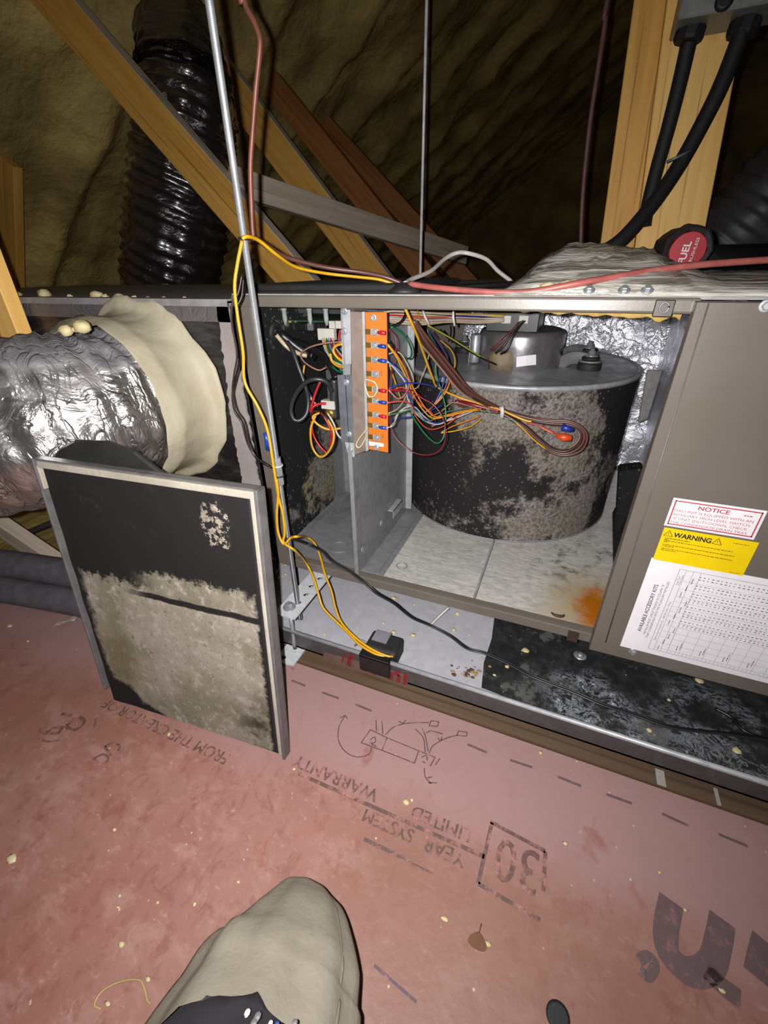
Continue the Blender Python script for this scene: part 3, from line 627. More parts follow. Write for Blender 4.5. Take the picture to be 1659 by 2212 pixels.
lb = [onmotor(px, py) for px, py in ((1012, 783), (1024, 781), (1030, 735), (1016, 732))]
MB().add(lb, [(0, 1, 2, 3)]).build('motor_label', PAPER, mo)
MB().blob(onmotor(1082, 782), .030, 0, 3, .5, 12, 8, (1, .35, .8)).build('wax_patch', m_mastic('brown_wax', C(110, 92, 66), C(150, 130, 98)), mo)
RUB = BLKM
for i, (x, y) in enumerate(((.043, 1.085), (.040, 1.20), (-.27, 1.22))):
    mt = MB().lathe([(.024, .476), (.025, .480), (.025, .490), (.023, .494)], (x, y, 0), n=24).build('rubber_mount', RUB, bl)
    MB().lathe([(.024, .4945), (.024, .498)], (x, y, 0), n=24).build('arm_eye', GALVD, mt)
    MB().lathe([(.018, .498), (.019, .503), (.016, .506)], (x, y, 0), n=20).build('upper_bush', RUB, mt)
    MB().lathe([(.014, .506), (.014, .508), (.008, .509), (.008, .516), (.005, .517), (.005, .522)], (x, y, 0), n=12).build('mount_bolt', ZINC, mt)
    d = V((MX - x, MY - y, 0)).normalized(); a0 = V((x, y, .4962)); pr = V((-d.y, d.x, 0))
    L = (V((MX, MY, 0)) - V((x, y, 0))).length - .09
    pth = [a0, a0 + d * L * .45 + V((0, 0, .004)), a0 + d * L * .8 + V((0, 0, -.006)), a0 + d * (L + .005) + V((0, 0, -.030))]
    MB().tube(spline(pth, 5), .015, 10, flat=.18).build('motor_arm', GREY, bl)
# ================================================================ CONTROLS
YT = .632
cb = thing('control_board', P(675, 690, y=.76), 'green circuit board hanging under the top rail in the left bay', 'circuit board')
PCB = plain('green_circuit_board', C(58, 92, 70), .4)
p0, p1 = P(612, 694, y=.75), P(738, 694, y=.75)
MB().box((p0.x, .75, p0.z), (p1.x, .90, p0.z + .0025)).build('board', PCB, cb)
for px in (617, 671, 706):
    q = P(px, 690, y=.748); MB().lathe([(.0022, -.010), (.0036, -.003), (.0045, 0), (.0045, .015), (.0055, .016), (.0055, .020)], (q.x, .746, q.z), n=12).build('standoff', plain('grey_white_nylon', C(176, 184, 180), .5), cb)
for px, wd, c_ in ((652, .017, BLK), (668, .012, GREY), (683, .012, BLK), (697, .012, BLK), (718, .018, BLK)):
    q = P(px, 697, y=.752); MB().box((q.x - wd / 2, .752, q.z - .014), (q.x + wd / 2, .775, q.z - .001)).build('chip', c_, cb, .0008)
for px, c_ in ((626, YEL), (638, plain('green_led', C(80, 170, 90), .4))):
    q = P(px, 693, y=.749); MB().box((q.x - .002, .749, q.z - .003), (q.x + .002, .752, q.z)).build('led', c_, cb)
for px in (717, 731):
    q = P(px, 697, y=.751); MB().box((q.x - .006, .749, q.z - .010), (q.x + .006, .76, q.z + .003)).build('spade_terminal', WHT, cb, .0008)
q = P(640, 672, y=.80); MB().box((q.x - .02, .80, .605), (q.x + .10, .88, .628)).build('relay_block', plain('slate_plastic', C(70, 70, 78), .5), cb, .001)
q = P(706, 722, y=.745); MB().box((q.x - .017, .740, q.z - .010), (q.x + .017, .752, q.z + .010)).build('plug', WHT, cb, .001, seg=2)
# terminal strip on its bracket
tb = thing('terminal_strip', P(815, 978, y=YT), 'orange terminal strip with screw terminals on a metal bracket', 'terminal strip')
def onT(pts, d, y=YT): return [P(*q, y=y) for q in pts], (0, d, 0)
ORG = plain('orange_board', C(222, 122, 34), .45, vary=.05)
MB().prism(*onT([(789, 674), (835, 674), (838, 978), (797, 971)], .003)).build('board', ORG, tb, .0006)
MB().prism(*onT([(756, 672), (790, 674), (797, 972), (762, 985)], .02, YT + .002)).build('channel', m_galv('shade_tinted_steel', C(150, 132, 122, .7), .45, .3), tb, .001)  # shade of the recessed channel side is put into its brown tint
MB().prism(*onT([(784, 673), (789, 673), (797, 972), (792, 974)], -.003, YT + .001)).build('channel_lip', GALV, tb)
MB().prism(*onT([(735, 669), (756, 669), (758, 787), (739, 787)], .002, YT - .001)).build('flange_plate', GALV, tb, .0006)
MB().prism(*onT([(728, 810), (759, 810), (763, 957), (737, 955)], .002, YT - .003)).build('flange_plate', plain('blue_grey_steel', C(166, 172, 180), .35, .6), tb, .0006)
MB().prism(*onT([(740, 785), (757, 785), (757, 812), (742, 812)], .002, YT)).build('flange_plate', GALVD, tb)
MB().prism(*onT([(744, 955), (764, 957), (766, 988), (752, 985)], .002, YT - .002)).build('foot_plate', GALV, tb, .0006)
for q in ((743, 716), (748, 826), (754, 938), (757, 972), (744, 672), (807, 686), (813, 967)):
    hexscrew(MB(), P(*q, y=YT - .003), (0, -1, 0), .0034).build('hex_screw', ZINC, tb)
BRS = plain('brass_tab', C(206, 160, 70), .35, .8); LUGR = plain('red_lug', C(214, 26, 46), .4); LUGB = plain('blue_lug', C(24, 74, 186), .4); TERM = m_galv('terminal_steel', C(196, 196, 190), .3, .1)
lugs = [(717, 'r'), (746, 'b'), (777, 'b'), (808, ''), (841, 'r'), (866, 'b'), (896, 'r'), (920, 'b'), (945, '')]
for i, (py, k) in enumerate(lugs):
    ox = i * .9; c0 = P(811 + ox * .55, py, y=YT - .001)
    t_ = MB().box((c0.x - .0075, YT - .0035, c0.z - .0048), (c0.x + .0055, YT - .001, c0.z + .0048)).build('terminal', TERM, tb, .0006)
    MB().box((c0.x - .0165, YT - .0025, c0.z - .0038), (c0.x - .0075, YT - .001, c0.z + .0038)).build('brass_tab', BRS, t_)
    MB().lathe([(.0042, 0), (.0042, .0022), (.0034, .003)], (c0.x, YT - .0035, c0.z), (0, -1, 0), 14).box((c0.x - .0034, YT - .0068, c0.z - .0005), (c0.x + .0034, YT - .0064, c0.z + .0005)).build('screw', ZINC, t_)
    if k: MB().tube([c0 + V((.006, -.005, 0)), c0 + V((.0095, -.005, 0)), c0 + V((.010, -.005, 0)), c0 + V((.0185, -.0045, -.0006))], [.0022, .0022, .0033, .0030], 10, flat=.8).build('wire_lug', LUGR if k == 'r' else LUGB, tb)
q0 = P(797, 953, y=YT - .0015); MB().prism([P(797, 953, y=YT - .0012), P(829, 958, y=YT - .0012), P(829, 965, y=YT - .0012), P(798, 962, y=YT - .0012)], (0, -.0005, 0)).build('paper_tag', PAPER, tb)
for s_, q in (('C6', (826, 812)), ('C5', (829, 947))): MB().text(s_, P(*q, y=YT - .0004), (0, 0, 1), (-1, 0, 0), .006).build('printed_code', plain('brown_ink', C(120, 66, 24), .5), tb)
# ================================================================ WIRES
cols = dict(red=(200, 24, 40), maroon=(130, 24, 44), orange=(240, 140, 40), ored=(226, 92, 60), blue=(36, 70, 170), lblue=(120, 140, 200), green=(20, 110, 66), lgreen=(90, 150, 110), white=(214, 206, 198), cream=(214, 196, 160), yellow=(236, 176, 30), gold=(206, 156, 50), brown=(104, 66, 58), dbrown=(62, 42, 38), black=(26, 24, 25), purple=(84, 48, 110), pink=(206, 120, 116), dgrey=(52, 51, 53), ygreen=(190, 190, 60), tan=(170, 128, 104))
WC = {k: plain('wire_' + k, C(*v), .4, vary=.06) for k, v in cols.items()}
def harness(name, label, items, loc, cat='wires'):
    h = thing(name, loc, label, cat)
    for c_, r, pts in items: wire('wire', pts, r, WC[c_], h)
    return h
A4 = lambda pts, y0, y1=None: ZM(540, 620, 3.318, pts, y0, y1)
AB = lambda pts, y0, y1=None: ZM(860, 640, 3.6065, pts, y0, y1)
A1 = lambda pts, y0, y1=None: ZM(440, 600, 3.6065, pts, y0, y1)
A6 = lambda pts, y0, y1=None: ZM(540, 960, 2.9625, pts, y0, y1)
yl = YT - .006; r1 = .00125
harness('terminal_wires', 'tangle of thin coloured wires leaving the orange terminal strip', [
    ('maroon', .0009, A4([(990, 300), (1040, 360), (1045, 460), (1010, 620), (1000, 760), (1000, 900), (1010, 1010), (1060, 1100), (1160, 1180), (1270, 1205), (1360, 1170), (1400, 1080), (1390, 960), (1330, 860), (1240, 800), (1100, 745), (1000, 735)], yl + .02)),
    ('orange', r1, A4([(990, 412), (1060, 500), (1110, 590), (1150, 680), (1200, 780), (1260, 870), (1330, 930), (1440, 910), (1530, 890), (1640, 870)], yl, .80)),
    ('yellow', r1, A4([(990, 420), (1050, 500), (1090, 590), (1140, 690), (1180, 790), (1240, 880), (1310, 940), (1420, 925), (1520, 900), (1640, 880)], yl, .80)),
    ('blue', r1, A4([(985, 528), (1060, 590), (1130, 680), (1135, 770), (1180, 870), (1250, 940), (1330, 975), (1420, 955), (1600, 885)], yl, .80)),
    ('white', r1, A4([(985, 534), (1050, 600), (1115, 690), (1125, 780), (1170, 880), (1240, 950), (1330, 985), (1430, 955), (1600, 890)], yl, .80)),
    ('lblue', .001, A4([(990, 538), (1070, 600), (1110, 650), (1140, 720), (1140, 800)], yl, .70)),
    ('blue', r1, A4([(1000, 725), (1100, 690), (1200, 690), (1290, 705), (1340, 720), (1360, 640)], yl, .78)),
    ('red', r1, A4([(995, 733), (1080, 745), (1130, 735), (1180, 750), (1240, 800), (1300, 830)], yl, .75)),
    ('pink', r1, A4([(995, 740), (1060, 800), (1110, 770), (1140, 700), (1120, 600), (1080, 520)], yl, .70)),
    ('ored', r1, A4([(985, 830), (1080, 820), (1150, 840), (1190, 930), (1250, 1000), (1320, 1020), (1420, 980), (1530, 900), (1650, 880)], yl, .82)),
    ('ored', r1, A4([(1020, 740), (1090, 720), (1150, 760), (1220, 840), (1300, 900), (1330, 960)], yl + .02, .76)),
    ('lgreen', .001, A4([(990, 918), (1080, 900), (1170, 880), (1230, 940), (1290, 960), (1400, 900), (1500, 880), (1600, 860)], yl, .82)),
    ('cream', .001, A4([(995, 905), (1060, 870), (1110, 800), (1130, 740), (1200, 720), (1230, 650), (1270, 540), (1290, 400), (1270, 300)], yl, .86)),
    ('white', r1, A4([(980, 1010), (1030, 990), (1050, 920), (1110, 865), (1180, 860), (1240, 920), (1320, 975), (1420, 960), (1560, 890)], yl, .80)),
    ('white', r1, A4([(1010, 1000), (1040, 960), (1070, 900), (1130, 880), (1200, 900), (1260, 960), (1350, 985), (1450, 940)], yl, .78)),
    ('blue', r1, A4([(1000, 960), (1060, 940), (1160, 930), (1280, 890), (1380, 850)], yl + .03, .78)),
    ('green', .0016, A4([(1010, 285), (1090, 330), (1140, 400), (1160, 470), (1145, 510), (1100, 505)], .66, .75)),
    ('green', .0016, A4([(1150, 900), (1200, 980), (1270, 1070), (1340, 1120), (1385, 1080), (1400, 980), (1400, 860), (1370, 740), (1330, 600), (1340, 450), (1310, 380), (1280, 330)], .70, .80)),
    ('orange', .0013, A4([(1375, 1040), (1450, 1000), (1560, 960), (1650, 925)], .76, .82)),
    ('yellow', .0013, A4([(1370, 1046), (1480, 1030), (1580, 1000), (1659, 945)], .76, .82)),
    ('purple', .0014, A4([(1290, 310), (1350, 400), (1410, 500), (1430, 600), (1400, 720), (1330, 830), (1290, 870)], .84, .78)),
    ('blue', .0014, A4([(1280, 320), (1340, 420), (1390, 520), (1400, 620), (1370, 740), (1310, 860)], .85, .79)),
    ('gold', .0013, A4([(1360, 380), (1440, 450), (1470, 540), (1440, 660), (1400, 760), (1320, 850), (1250, 900)], .86, .78)),
    ('orange', .0013, A4([(1400, 500), (1430, 580), (1430, 680), (1390, 760), (1310, 850)], .84, .78)),
    ('black', .0014, A4([(1000, 285), (1070, 255), (1105, 215), (1112, 170)], .66, .75)),
    ('black', .0014, A4([(995, 380), (1050, 460), (1090, 540), (1130, 620), (1160, 700)], .70, .78)),
    ('cream', .0013, A4([(990, 480), (1070, 470), (1130, 560), (1170, 660), (1160, 740)], .70, .78)),
    ('yellow', .0012, A4([(1000, 560), (1030, 650), (1060, 740), (1080, 800)], .70, .74)),
    ('tan', .0012, A4([(1280, 930), (1360, 900), (1450, 830), (1560, 850), (1659, 880)], .76, .82)),
    ('pink', .0011, A4([(1300, 1000), (1400, 960), (1500, 900), (1600, 880), (1659, 870)], .76, .82))], P(900, 900, y=.7))
br = []
for k, (c_, dx, dy) in enumerate((('brown', 0, 0), ('brown', 22, -14), ('dbrown', -20, 16), ('brown', 10, 24), ('tan', -34, 22))):
    q = [(120 + dx * .4, 190), (210 + dx, 340 + dy), (290 + dx, 440 + dy), (395 + dx, 570 + dy), (520 + dx, 720 + dy), (640, 800 + dy), (800, 880 + dy * .6), (960, 935 + dy * .6), (1150, 975 + dy * .8), (1320, 985 + dy), (1420 + dx * .6, 1030 + dy * .5), (1450 + dx, 1100), (1410 + dx, 1180 - dy), (1310 + dx * .5, 1225 - dy), (1200, 1205 - dy), (1100, 1130 - dy), (1000, 1040 - dy), (900, 965 - dy * .6), (800, 910 - dy * .4)]
    br.append((c_, .0026, AB([(a, c2, .66 + .17 * min(1, i / 6) + .0035 * k) for i, (a, c2) in enumerate(q)], .8)))
tw = harness('thermostat_wire_bundle', 'brown wire bundle tied and looped in front of the blower drum', br + [
    ('yellow', .0022, AB([(55, 95, .645), (110, 220, .66), (160, 340, .69), (210, 480, .73), (270, 640, .77), (310, 710, .80), (480, 790, .825), (680, 850, .825), (800, 885, .822), (900, 930, .82), (1000, 970, .82), (1040, 975, .82)], .8)),
    ('yellow', .0014, AB([(900, 970, .82), (980, 1040, .82), (1060, 1120, .825), (1150, 1190, .83)], .8)),
    ('orange', .0013, AB([(1080, 1000, .822), (1150, 1040, .822), (1240, 1080, .822)], .8)),
    ('red', .0012, AB([(1000, 985, .82), (1100, 1010, .82), (1190, 1050, .82), (1240, 1090, .82)], .8)),
    ('maroon', .004, AB([(450, 820, .80), (560, 840, .82), (680, 870, .825), (790, 895, .824)], .8)),
    ('brown', .003, AB([(440, 830, .80), (540, 870, .82), (640, 890, .825), (790, 905, .824)], .8)),
    ('lgreen', .0008, AB([(690, 880, .815), (720, 915, .815), (760, 930, .815), (800, 940, .815), (880, 960, .815), (920, 990, .815)], .8)),
    ('lgreen', .0008, AB([(640, 870, .815), (660, 910, .815), (700, 880, .815), (720, 920, .815)], .8))], P(1100, 900, y=.83))
MB().tube([P(860 + a / 3.6065, 640 + c_ / 3.6065, y=.812) for a, c_ in ((805, 860), (812, 900), (806, 945))], .004, 10, flat=.6).build('cable_tie', WHT, tw)
MB().tube([AB([(1275, 1020)], .818)[0], AB([(1320, 1030)], .818)[0], AB([(1365, 1045)], .82)[0]], [.0068, .0060, .0030], 12).build('wire_nut', plain('blue_wire_nut', C(40, 54, 160), .4), tw)
MB().tube([AB([(1235, 1085)], .818)[0], AB([(1290, 1100)], .818)[0], AB([(1350, 1105)], .82)[0]], [.0040, .0075, .0055], 12).build('wire_nut', plain('orange_wire_nut', C(236, 84, 24), .4), tw)
mw = []
for k, (c_, y0, y1, r) in enumerate((('cream', 120, 160, .0022), ('cream', 140, 175, .0022), ('white', 160, 182, .0022), ('white', 178, 186, .0022), ('cream', 196, 192, .0022), ('cream', 210, 196, .0022), ('purple', 130, 190, .0017), ('red', 150, 188, .0017), ('ored', 158, 180, .0017), ('yellow', 118, 150, .0017), ('blue', 124, 156, .0016), ('purple', 170, 196, .0016))):
    m_ = (y0 + y1) / 2 + 8 * math.sin(k * 2.1)
    mw.append((c_, r, AB([(-110, y0 * .55 + 60, .76), (-20, y0 - 4, .78 + .004 * (k % 3)), (200, y0 + 8, .84 + .004 * (k % 4)), (430, m_, .92), (640, m_ + 8, .99), (835, y1, 1.025)], .8)))
hb = harness('motor_harness', 'thick white wire bundle with red and purple wires plugged into motor module', mw + [
    ('ygreen', .0016, AB([(230, 225, .86), (400, 320, .92), (560, 420, .97), (680, 490, 1.0), (790, 540, 1.02)], .8)),
    ('black', .0022, AB([(330, 260, .90), (400, 330, .93), (560, 430, .975), (690, 500, 1.0), (800, 545, 1.02)], .8)),
    ('yellow', .0014, AB([(150, 100, .80), (170, 180, .83), (230, 225, .86)], .8)),
    ('dbrown', .0028, AB([(985, 180, 1.025), (930, 230, 1.02), (870, 320, 1.01), (810, 400, 1.005), (760, 445, 1.01)], .8)),
    ('brown', .0024, AB([(965, 180, 1.025), (900, 250, 1.02), (830, 330, 1.01), (740, 420, 1.01)], .8)),
    ('black', .0024, AB([(1000, 185, 1.025), (950, 230, 1.018), (890, 330, 1.005), (850, 420, 1.0), (800, 450, 1.01)], .8)),
    ('maroon', .0018, AB([(955, 190, 1.025), (880, 270, 1.018), (800, 350, 1.01), (720, 420, 1.01)], .8)),
    ('black', .0020, AB([(410, 215, .93), (412, 290, .94), (395, 350, .95)], .8))], P(960, 690, y=.9))
for q in ((845, 180), (980, 180)):
    c_ = AB([q], 1.028)[0]; MB().box((c_.x - .010, 1.022, c_.z - .008), (c_.x + .010, 1.034, c_.z + .008)).build('plug', WHT, hb, .001)
for a, c2 in (((190, 100), (240, 220)), ((430, 100), (440, 230))):
    c_ = AB([((a[0] + c2[0]) / 2, (a[1] + c2[1]) / 2)], .80)[0]; MB().tube([AB([a], .82)[0], AB([((a[0] + c2[0]) / 2 - 6, (a[1] + c2[1]) / 2)], .815)[0], AB([c2], .82)[0]], .0022, 8).build('cable_tie', WHT, hb)
lw = harness('control_bay_wires', 'black cables with red and yellow loops in the left control bay', [
    ('black', .0095, A1([(530, 400, .70), (600, 440, .72), (700, 520, .73), (800, 590, .74), (860, 610, .74)], .72)),
    ('black', .0075, A1([(700, 500, .74), (800, 530, .735), (900, 590, .73), (960, 640, .72), (1010, 720, .71), (1035, 790, .70)], .72)),
    ('dgrey', .0085, A1([(1015, 790, .70), (1015, 900, .70), (1015, 1000, .70), (1025, 1090, .70)], .72)),
    ('cream', .0042, A1([(565, 445, .70), (650, 540, .71), (740, 590, .71), (805, 608, .715)], .72)),
    ('dgrey', .0046, A1([(1000, 885, .69), (960, 815, .68), (880, 790, .67), (790, 820, .665), (710, 920, .665), (680, 1020, .665), (700, 1100, .665), (750, 1110, .67), (800, 1060, .68), (815, 960, .69), (790, 840, .70), (740, 700, .70), (690, 560, .705), (650, 500, .71)], .69)),
    ('tan', .0016, A1([(1075, 500, .68), (950, 510, .68), (830, 540, .68), (760, 590, .685), (770, 640, .69), (830, 690, .70), (900, 720, .71), (950, 700, .72)], .69)),
    ('yellow', .0020, A1([(785, 680, .72), (775, 780, .71), (800, 880, .70), (850, 960, .70), (890, 1000, .70)], .69)),
    ('blue', .0013, A1([(800, 830, .71), (830, 910, .705), (880, 985, .70)], .69)),
    ('red', .0026, A1([(910, 805, .69), (870, 900, .685), (840, 1000, .68), (832, 1045, .68)], .69)),
    ('red', .0026, A1([(955, 980, .69), (890, 985, .685), (850, 1010, .68), (835, 1050, .68)], .69)),
    ('dbrown', .0024, A4([(430, 920, .68), (470, 890, .68), (540, 930, .68), (590, 1000, .68), (605, 1090, .68), (580, 1170, .68), (520, 1215, .68)], .69)),
    ('yellow', .0024, A4([(660, 1012, .69), (560, 1020, .68), (480, 980, .675), (450, 930, .675), (500, 900, .68)], .69)),
    ('yellow', .0024, A4([(470, 920, .675), (435, 1020, .67), (445, 1140, .67), (490, 1210, .67), (540, 1205, .67), (590, 1130, .67), (600, 1040, .675), (560, 950, .68)], .69)),
    ('red', .0022, A4([(440, 960, .68), (455, 1060, .68), (500, 1140, .68), (550, 1190, .68)], .69)),
    ('red', .0020, A4([(510, 900, .68), (560, 980, .68), (585, 1060, .68), (570, 1140, .68)], .69)),
    ('white', .0020, A4([(555, 900, .69), (600, 980, .69), (630, 1060, .69), (680, 1100, .69), (700, 1090, .69)], .69)),
    ('white', .0017, A1([(925, 465, .742), (940, 540, .73), (1000, 640, .71), (1090, 690, .70)], .69)), ('yellow', .0017, A1([(940, 465, .742), (958, 560, .73), (1010, 650, .71), (1090, 695, .70)], .69)),
    ('green', .0017, A1([(957, 465, .742), (975, 560, .73), (1020, 630, .71), (1095, 680, .70)], .69)), ('lblue', .0017, A1([(973, 465, .742), (990, 550, .73), (1040, 620, .71), (1095, 665, .70)], .69)),
    ('red', .0017, A1([(990, 465, .742), (1005, 540, .73), (1050, 600, .71), (1095, 640, .70)], .69)), ('white', .0017, A1([(1008, 465, .742), (1020, 530, .73), (1060, 590, .71), (1095, 625, .70)], .69)),
    ('yellow', .0026, A1([(1080, 515, .69), (1030, 530, .69), (1010, 570, .69), (1040, 620, .69), (1095, 660, .69)], .69)),
    ('yellow', .0026, A1([(985, 590, .70), (1000, 650, .70), (1050, 690, .695), (1095, 695, .69)], .69)),
    ('green', .0020, A1([(1000, 690, .70), (1050, 730, .695), (1095, 735, .69)], .69)), ('red', .0020, A1([(1065, 405, .70), (1055, 450, .70), (1050, 490, .70)], .69))], P(680, 880, y=.68))
q = P(715, 875, y=.70); MB().box((q.x - .016, .69, q.z - .006), (q.x + .012, .705, q.z + .010)).build('plug', WHT, lw, .001)
MB().blob(P(713, 892, y=.695), .012, 0, 5, .5, 9, 6, (1, .6, .8)).build('brass_terminals', BRS, lw)
MB().lathe([(.017, 0), (.017, .006), (.012, .008)], P(590, 715, x=-.5145), (1, 0, -.2), 18).build('cable_grommet', BLKM, lw)
for i, (pts, l) in enumerate(((A4([(820, 660), (890, 680), (912, 730), (890, 780), (850, 780), (828, 720), (822, 690)], YT - .008), 'short white jumper wire looped over the orange terminal strip'), (A4([(838, 1015), (820, 1040), (780, 1090), (762, 1135), (785, 1150), (815, 1110), (835, 1060)], YT - .008), 'white wire loop hanging at lower end of terminal strip'))):
    wire('jumper_wire', pts, .0016, WC['cream'], label=l, cat='wire')
# ================================================================ HANGER ROD, BRACKETS, DRAIN PAN
RX, RY = -.410, .526
def rod(name, a, c, r, label, mt=ZINC):
    a, c = V(a), V(c); t_ = thing(name, a, label, 'rod')
    MB().tube([a, c], r, 10).build('shaft', mt, t_)
    m = MB(); n_ = 8; L = (c - a).length; pit = .0016; N_ = int(L / pit); u = (c - a).normalized()
    e1 = V((1, 0, 0)); e1 = (e1 - u * e1.dot(u)).normalized(); e2 = u.cross(e1); st = 6
    pts = [a + u * (L * i / (N_ * st)) + (e1 * math.cos(2 * math.pi * i / st) + e2 * math.sin(2 * math.pi * i / st)) * r for i in range(N_ * st + 1)]
    MB().tube(pts, .00055, 3).build('thread', mt, t_); return t_
rd = rod('threaded_rod', (RX, RY, .070), (RX - .014, RY + .027, 2.25), .0046, 'near threaded steel hanger rod left of the open cabinet')
zc = P(600, 1020, y=RY).z
def rodat(z): return V((RX - .006 * (z - .07) / .95, RY + .012 * (z - .07) / .95, z))
MB().lathe([(.0075, -.024), (.0078, -.022), (.0078, .022), (.0075, .024)], rodat(zc), n=6, sm=False).build('coupling_nut', ZINC, rd, .0005)
for dz in (.010, -.008): MB().lathe([(.0088, -.0012), (.0092, 0), (.0088, .0012)], rodat(zc + dz), n=16).build('cable_tie', WHT if dz > 0 else BLKM, rd)
for py in (515, 1163): MB().lathe([(.0075, -.002), (.008, 0), (.0075, .002)], rodat(P(523 if py < 600 else 624, py, y=RY).z), n=14).build('cable_tie', BLKM, rd)
q = P(907.5, 600, y=1.5); rod('threaded_rod', (q.x, 1.5, .10), (q.x, 1.5, 2.6), .0042, 'thin rear hanger rod rising behind the cabinet', plain('bright_zinc', C(214, 216, 220, 1), .45, .15))
BRKT = m_galv('bracket_zinc', C(206, 210, 214, .8), .4, .15, 30, .15)
def plate(name, x0, x1, y0, y1, z, holes, label, parent=None):
    t_ = .003; n = 20; m = MB()
    ys = sorted(holes, key=lambda h_: h_[1]); xs0, xs1 = x0, x1
    cuts = [y0] + [(ys[i][1] + ys[i + 1][1]) / 2 for i in range(len(ys) - 1)] + [y1]
    for (hx, hy, hr), ya, yb in zip(ys, cuts, cuts[1:]):          # each strip of plate with a round hole
        out = []; inn = []
        for k in range(n):
            an = 2 * math.pi * k / n; c_, s_ = math.cos(an), math.sin(an); inn.append((hx + hr * c_, hy + hr * s_))
            tx = ((x1 - hx) / c_ if c_ > 1e-9 else ((x0 - hx) / c_ if c_ < -1e-9 else 1e9)); ty = ((yb - hy) / s_ if s_ > 1e-9 else ((ya - hy) / s_ if s_ < -1e-9 else 1e9)); tt = min(tx, ty); out.append((hx + c_ * tt, hy + s_ * tt))
        for k in range(n):
            j = (k + 1) % n; ring_ = [inn[k], out[k], out[j], inn[j]]
            m.hexa([(a[0], a[1], z) for a in ring_] + [(a[0], a[1], z + t_) for a in ring_])
        for cx_, cy_ in ((x0, ya), (x1, ya), (x1, yb), (x0, yb)):
            ks = sorted(range(n), key=lambda k: (out[k][0] - cx_) ** 2 + (out[k][1] - cy_) ** 2)[:2]; tri = [(cx_, cy_), out[ks[0]], out[ks[1]]]
            ar = (tri[1][0] - tri[0][0]) * (tri[2][1] - tri[0][1]) - (tri[1][1] - tri[0][1]) * (tri[2][0] - tri[0][0])
            if abs(ar) > 1e-10:
                if ar < 0: tri = tri[::-1]
                m.prism([(a[0], a[1], z) for a in tri], (0, 0, t_))
    return tag(m.build(name, BRKT), label, 'bracket')
plate('bracket_plate', -.438, -.392, .487, .640, .1065, [(-.419, .511, .004), (RX, .530, .0052), (-.409, .556, .006), (-.413, .583, .006), (-.409, .612, .006)], 'upper zinc bracket plate with round holes reaching under the cabinet edge')
plate('bracket_plate', -.437, -.394, .462, .585, .0045, [(-.424, .474, .0058), (-.415, .503, .0042), (-.415, .545, .006)], 'lower zinc bracket plate under the drain pan corner')
bt = thing('hanger_bolt', (-.419, .5045, 0), 'zinc bolt joining the upper and lower bracket plates', 'bolt')
MB().cyl((-.419, .511, .1095), (-.417, .5035, -.014), .0042, 12).build('shank', ZINC, bt)
hb_ = MB().lathe([(.011, .1096), (.011, .1112), (.0075, .1114), (.0075, .1185), (.006, .120)], (-.419, .511, 0), n=6, sm=False).build('bolt_head', ZINC, bt)
MB().lathe([(.0125, .1096), (.0125, .1108)], (-.419, .511, 0), n=20).build('washer', ZINC, bt)
# drain pan
dp = thing('drain_pan', (.55, .75, .004), 'galvanised drain pan with rolled lip under the air handler', 'drain pan')
px0, px1, py0, py1, pz, pl = -.62, 1.5, .506, 1.50, .012, .050
MB().box((px0, py0, .008), (px1, py1, pz)).build('pan_floor', PAN, dp)
LIPM = m_galv('pan_side_steel', C(120, 114, 114), .3, .3, 18, .5)
MB().box((px0, py0, .008), (px1, py0 + .0012, pl)).build('front_side', LIPM, dp); MB().box((px0, py0, .008), (px0 + .0012, py1, pl)).build('left_side', LIPM, dp); MB().box((px0, py1, .008), (px1, py1 + .0012, pl)).build('rear_side', LIPM, dp)
MB().tube([(px0, py0 + .0005, pl), (px1, py0 - .003, pl)], .0042, 12).tube([(px0, py0, pl), (px0, py1, pl)], .0038, 10).build('rolled_lip', GALV, dp)
pp = [(1068, 1332), (1062, 1380), (1045, 1432), (1040, 1486), (1130, 1520), (1340, 1588), (1659, 1688)]
e = [P(*q, z=pz) for q in pp]; e[3].y = max(e[3].y, py0 + .004)
for q in e[4:]: q.y = max(q.y, py0 + .004)
poly = [V((q.x, max(q.y, py0 + .004), pz)) for q in e] + [V((1.2, py0 + .004, pz)), V((1.2, 1.0, pz)), V((e[0].x + .02, 1.0, pz))]
MB().prism(poly, (0, 0, .0012)).build('sealant_patch', PATCH, dp)
sb = MB().prism([P(700, 1408, y=py0 - .0006), P(882, 1458, y=py0 - .0006), P(880, 1478, y=py0 - .0006), P(696, 1428, y=py0 - .0006)], (0, -.0003, 0)); 
for px, py, ln, hh in ((740, 1414, 4, 16), (751, 1414, 9, 28), (757, 1412, 10, 10), (783, 1428, 12, 26), (795, 1432, 10, 12), (806, 1438, 9, 22), (840, 1450, 10, 20), (852, 1448, 14, 9), (858, 1458, 9, 20), (872, 1454, 9, 26)):
    k0 = [P(px, py, y=py0 - .0011), P(px + ln, py + ln * .3, y=py0 - .0011), P(px + ln - 3, py + ln * .3 + hh, y=py0 - .0011), P(px - 3, py + hh, y=py0 - .0011)]; sb.add(k0, [(0, 3, 2, 1)], 1)
sb.build('printed_strip', [plain('brown_paper_strip', C(132, 104, 94), .5), plain('dark_red_ink', C(150, 44, 52), .6)], dp)
for q in ((1253, 1416), (1150, 1440)):
    if q[0] == 1253: p = P(*q, z=pz + .002); MB().lathe([(.012, 0), (.012, .001), (.007, .0014)], p, n=20).lathe([(.006, .001), (.0065, .004), (.003, .006)], p, n=12).build('pan_screw', ZINC, dp)
wire('drain_tube', [P(970, 1312, z=.045), P(950, 1330, z=.03), P(928, 1352, z=pz + .003)], .003, WC['white'], dp)
